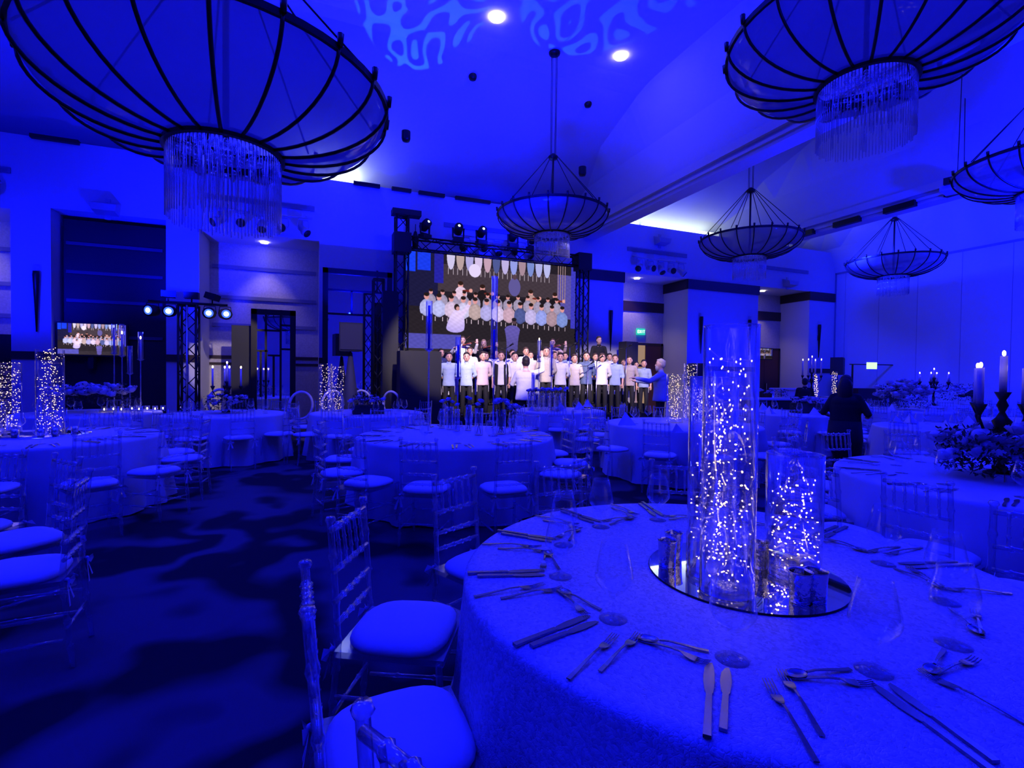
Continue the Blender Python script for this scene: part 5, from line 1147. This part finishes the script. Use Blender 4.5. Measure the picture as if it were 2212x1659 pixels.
for k, (px_, pt, sh, po, lab, hr) in enumerate(FR):
    y = 11.18; p = ony(px_, pt, y); H = p[2]-.5
    t = person('boy in '+lab, (p[0], y, .5), facing(p[0], y, 2.2, 0)+RNG.uniform(-.25, .25), H, po, sh, False, hr, True, True, group='boys of the choir')
    if k == 3:
        g = MB(); 
        for s in (1, -1): g.add([V(.075*s, .118, 1.38), V(.165*s, .09, 1.42), V(.215*s, .02, 1.30), V(.20*s, .03, .84), V(.09*s, .135, .84)], [(0, 1, 2, 3, 4)])
        g.build('jacket_front', M['blackcloth'], t)
BK = [(953, 754, 'navy', 'in blue and white at the left end of the back row'), (1015, 751, 'white', 'behind the second boy of the front row'), (1071, 756, 'white', 'half hidden behind the jacket boy'), (1050, 762, 'navy', 'whose hair shows behind the singing boy'), (1107, 756, 'white', 'behind the microphone left of the conductor'), (1136, 751, 'white', 'whose head shows above the raised-arm conductor'), (1146, 760, 'pink', 'right of the conductor head'), (1198, 760, 'white', 'with a reddish lit face behind the khaki shirt'), (1221, 762, 'greyblue', 'between the white and cream shirts'),
      (1286, 764, 'white', 'half hidden by a round microphone'), (1317, 764, 'white', 'in dark cap behind the sky blue shirt'), (1347, 777, 'navy', 'low behind the tan shirt'), (1375, 784, 'navy', 'peeking between the last two boys')]
for k, (px_, pt, sh, lab) in enumerate(BK):
    y = 11.70; p = ony(px_, pt, y); person('boy '+lab, (p[0], y, .72), facing(p[0], y, 2.2, 0)+RNG.uniform(-.2, .2), max(1.15, p[2]-.72), 'behind', sh, False, ['hairdark', 'hairbrown'][k % 2], True, False, group='boys of the back row')
def violin(parent, flip=1):
    v = thing('violin', None, None); v.parent = None
    return v
def add_violin(per, H, lab):
    s = H/1.735; v = thing('violin', lab, 'violin', per.location, per.rotation_euler[2]); v.scale = (s,)*3; c = V(-.05, .17, 1.47); e = V(-.40, .46, 1.56); d = (e-c).normalized(); u = V(0, 0, 1); w_ = d.cross(u).normalized(); u = w_.cross(d)
    m = MB(); n = 24; o = []
    for i in range(n): a = 2*PI*i/n; rr = .095*(1-.22*abs(sin(a))**6) ; o.append(c+d*(.10+.175*cos(a)*1.0)+w_*(rr*sin(a)*(1.0-.28*math.exp(-((cos(a)*1.0-.05)/.22)**2))))
    m.add([q+u*.018 for q in o]+[q-u*.018 for q in o], [tuple(range(n)), tuple(range(n, 2*n))[::-1]]+[(i, n+i, n+(i+1) % n, (i+1) % n) for i in range(n)]); m.build('violin_body', M['violin'], v)
    MB().tube([c+d*.26+u*.02, c+d*.50+u*.02], [.013, .010], 6).build('neck', M['bowwood'], v)
    b = thing('violin_bow', lab.replace('violin', 'bow of the violin'), 'bow', per.location, per.rotation_euler[2]); b.scale = (s,)*3
    MB().tube([V(.22, .40, 1.40), V(.02, .38, 1.54), V(-.22, .26, 1.74)], .006, 5).build('bow_stick', M['bowwood'], b)
for px_, pt, sh, hr, cp, lab, fem, H0, fl in ((1000, 727, 'white', 'hairbrown', False, 'bearded violinist in white shirt with dark braces, left', False, None, 1), (1045, 734, 'black', 'hairblond', False, 'blond violinist in a black jacket, second from left', True, None, 1), (1194, 732, 'pink', 'hairbrown', False, 'violinist in a pale shirt behind the khaki-shirted boy', False, None, 1), (1294, 727, 'black', 'hairbrown', False, 'dark-haired musician in black, rightmost above the choir', False, None, 0)):
    y = 12.12; p = ony(px_, pt, y); H = p[2]-.95; t = person(lab, (p[0], y, .95), facing(p[0], y, 3.5, 0)+(-.3 if fl else .1), H, 'violin' if fl else 'front', sh, True, hr, False, False, 'skin2', female=False, collar=sh != 'black')
    if fl: add_violin(t, H, 'violin held by the '+lab.split(' in ')[0]+[' at left', '', ' behind the khaki shirt'][[1000, 1045, 1194].index(px_)])
    if fem: MB().ball(V(0, -.05, 1.52), (.095, .07, .17), 14, 8).build('long_hair', M[hr], t)
    if px_ == 1000:
        g = MB()
        for s in (1, -1): g.tube([V(.07*s, .118, .95), V(.085*s, .140, 1.15), V(.09*s, .136, 1.32), V(.085*s, .06, 1.46)], .012, 5)
        g.build('braces', M['blackcloth'], t)
# the two conductors
y = 10.5; p = ony(1136, 771, y); person('conductor seen from behind, white shirt, right arm raised, black cap', (p[0], y, 0), facing(p[0], y, 2.2, 0)+PI+.05, p[2], 'raise', 'white', True, 'hairdark', True, face=True, stout=1.25)
y = 9.6; p = ony(1428, 776, y); t = person('grey-haired conductor in pale blue shirt at right, arms stretched towards the boys', (p[0], y, 0), math.atan2(1.25, -2.2)-PI/2, p[2], 'forward', 'lightblue', True, 'hairgrey', True, face=True, stout=1.32, skin='skin2')
MB().ball(V(0, .075, 1.545), (.055, .045, .075), 12, 8).build('beard', M['hairgrey'], t)
# woman in black walking away, waiter, bending figure
r_ = ray(1826, 900); k = 7.0/r_.dot(_f); x, y = r_[0]*k, r_[1]*k; zt = zat(1826, 812, x, y)
t = person('woman in black short-sleeved top with long dark hair, seen from behind', (x, y, 0), facing(x, y)+PI-.15, zt, 'carry', 'black', True, 'hairdark', False, trousers='blackcloth', stout=1.35, female=True, skin='skin', collar=False)
MB().ball(V(0, -.07, 1.50), (.105, .075, .22), 14, 10).build('long_hair', M['hairdark'], t)
MB().tube([V(0, -.02, 1.02), V(.0, -.03, .70), V(.06, -.02, .40)], [.22, .25, .17], 18).build('long_tunic', M['blackcloth'], t)
y = 9.3; p = ony(1739, 818, y); person('waiter in black standing by the white lectern', (p[0], y, 0), facing(p[0], y)+PI, p[2]*1.0, 'bent', 'black', True, 'hairdark', False, trousers='blackcloth', collar=False, stout=1.1)
y = 8.45; p = ony(2128, 826, y); p[0] = 17.75; person('person in black bending at the farthest right table', (p[0], y, 0), 1.2, max(1.2, p[2]), 'forward', 'black', True, 'hairdark', False, trousers='blackcloth', collar=False)
# microphone stands
def mic(px_, pt, y, lab, boom=True):
    p = ony(px_, pt, y); z0 = .5 if y > 10.9 else 0
    t = thing('microphone_stand', lab, 'microphone stand', (p[0], y, z0), 0, 'microphone stands before the choir'); h = p[2]-z0
    MB().tube([(0, 0, .02), (0, 0, h)], .010, 6).build('pole', M['chrome'], t); MB().lathe([(0, 0), (.13, 0), (.13, .015), (.02, .03)], n=14).build('base', M['blackmetal'], t)
    if boom: MB().tube([(-.22, -.02, h-.02), (0, 0, h), (.10, .0, h+.06)], .008, 6).build('boom', M['blackmetal'], t)
    MB().tube([(.08, 0, h+.05), (.13, -.02, h+.09), (.16, -.03, h+.11)], [.014, .02, .028], 8).build('microphone', M['blackmetal'], t)
for a in ((1094, 752, 11.02, 'microphone stand left of the raised-arm conductor'), (1231, 750, 11.02, 'microphone stand between white and cream shirts'), (1289, 778, 10.8, 'shorter microphone stand before the bright white shirt'), (1353, 752, 11.02, 'tall microphone stand before the tan shirt'), (1270, 790, 10.85, 'low microphone stand before the slate blue shirt')): mic(*a)
for t in list(SC.objects):
    if t.parent is None and t.type == 'EMPTY' and not t.children: D.objects.remove(t)
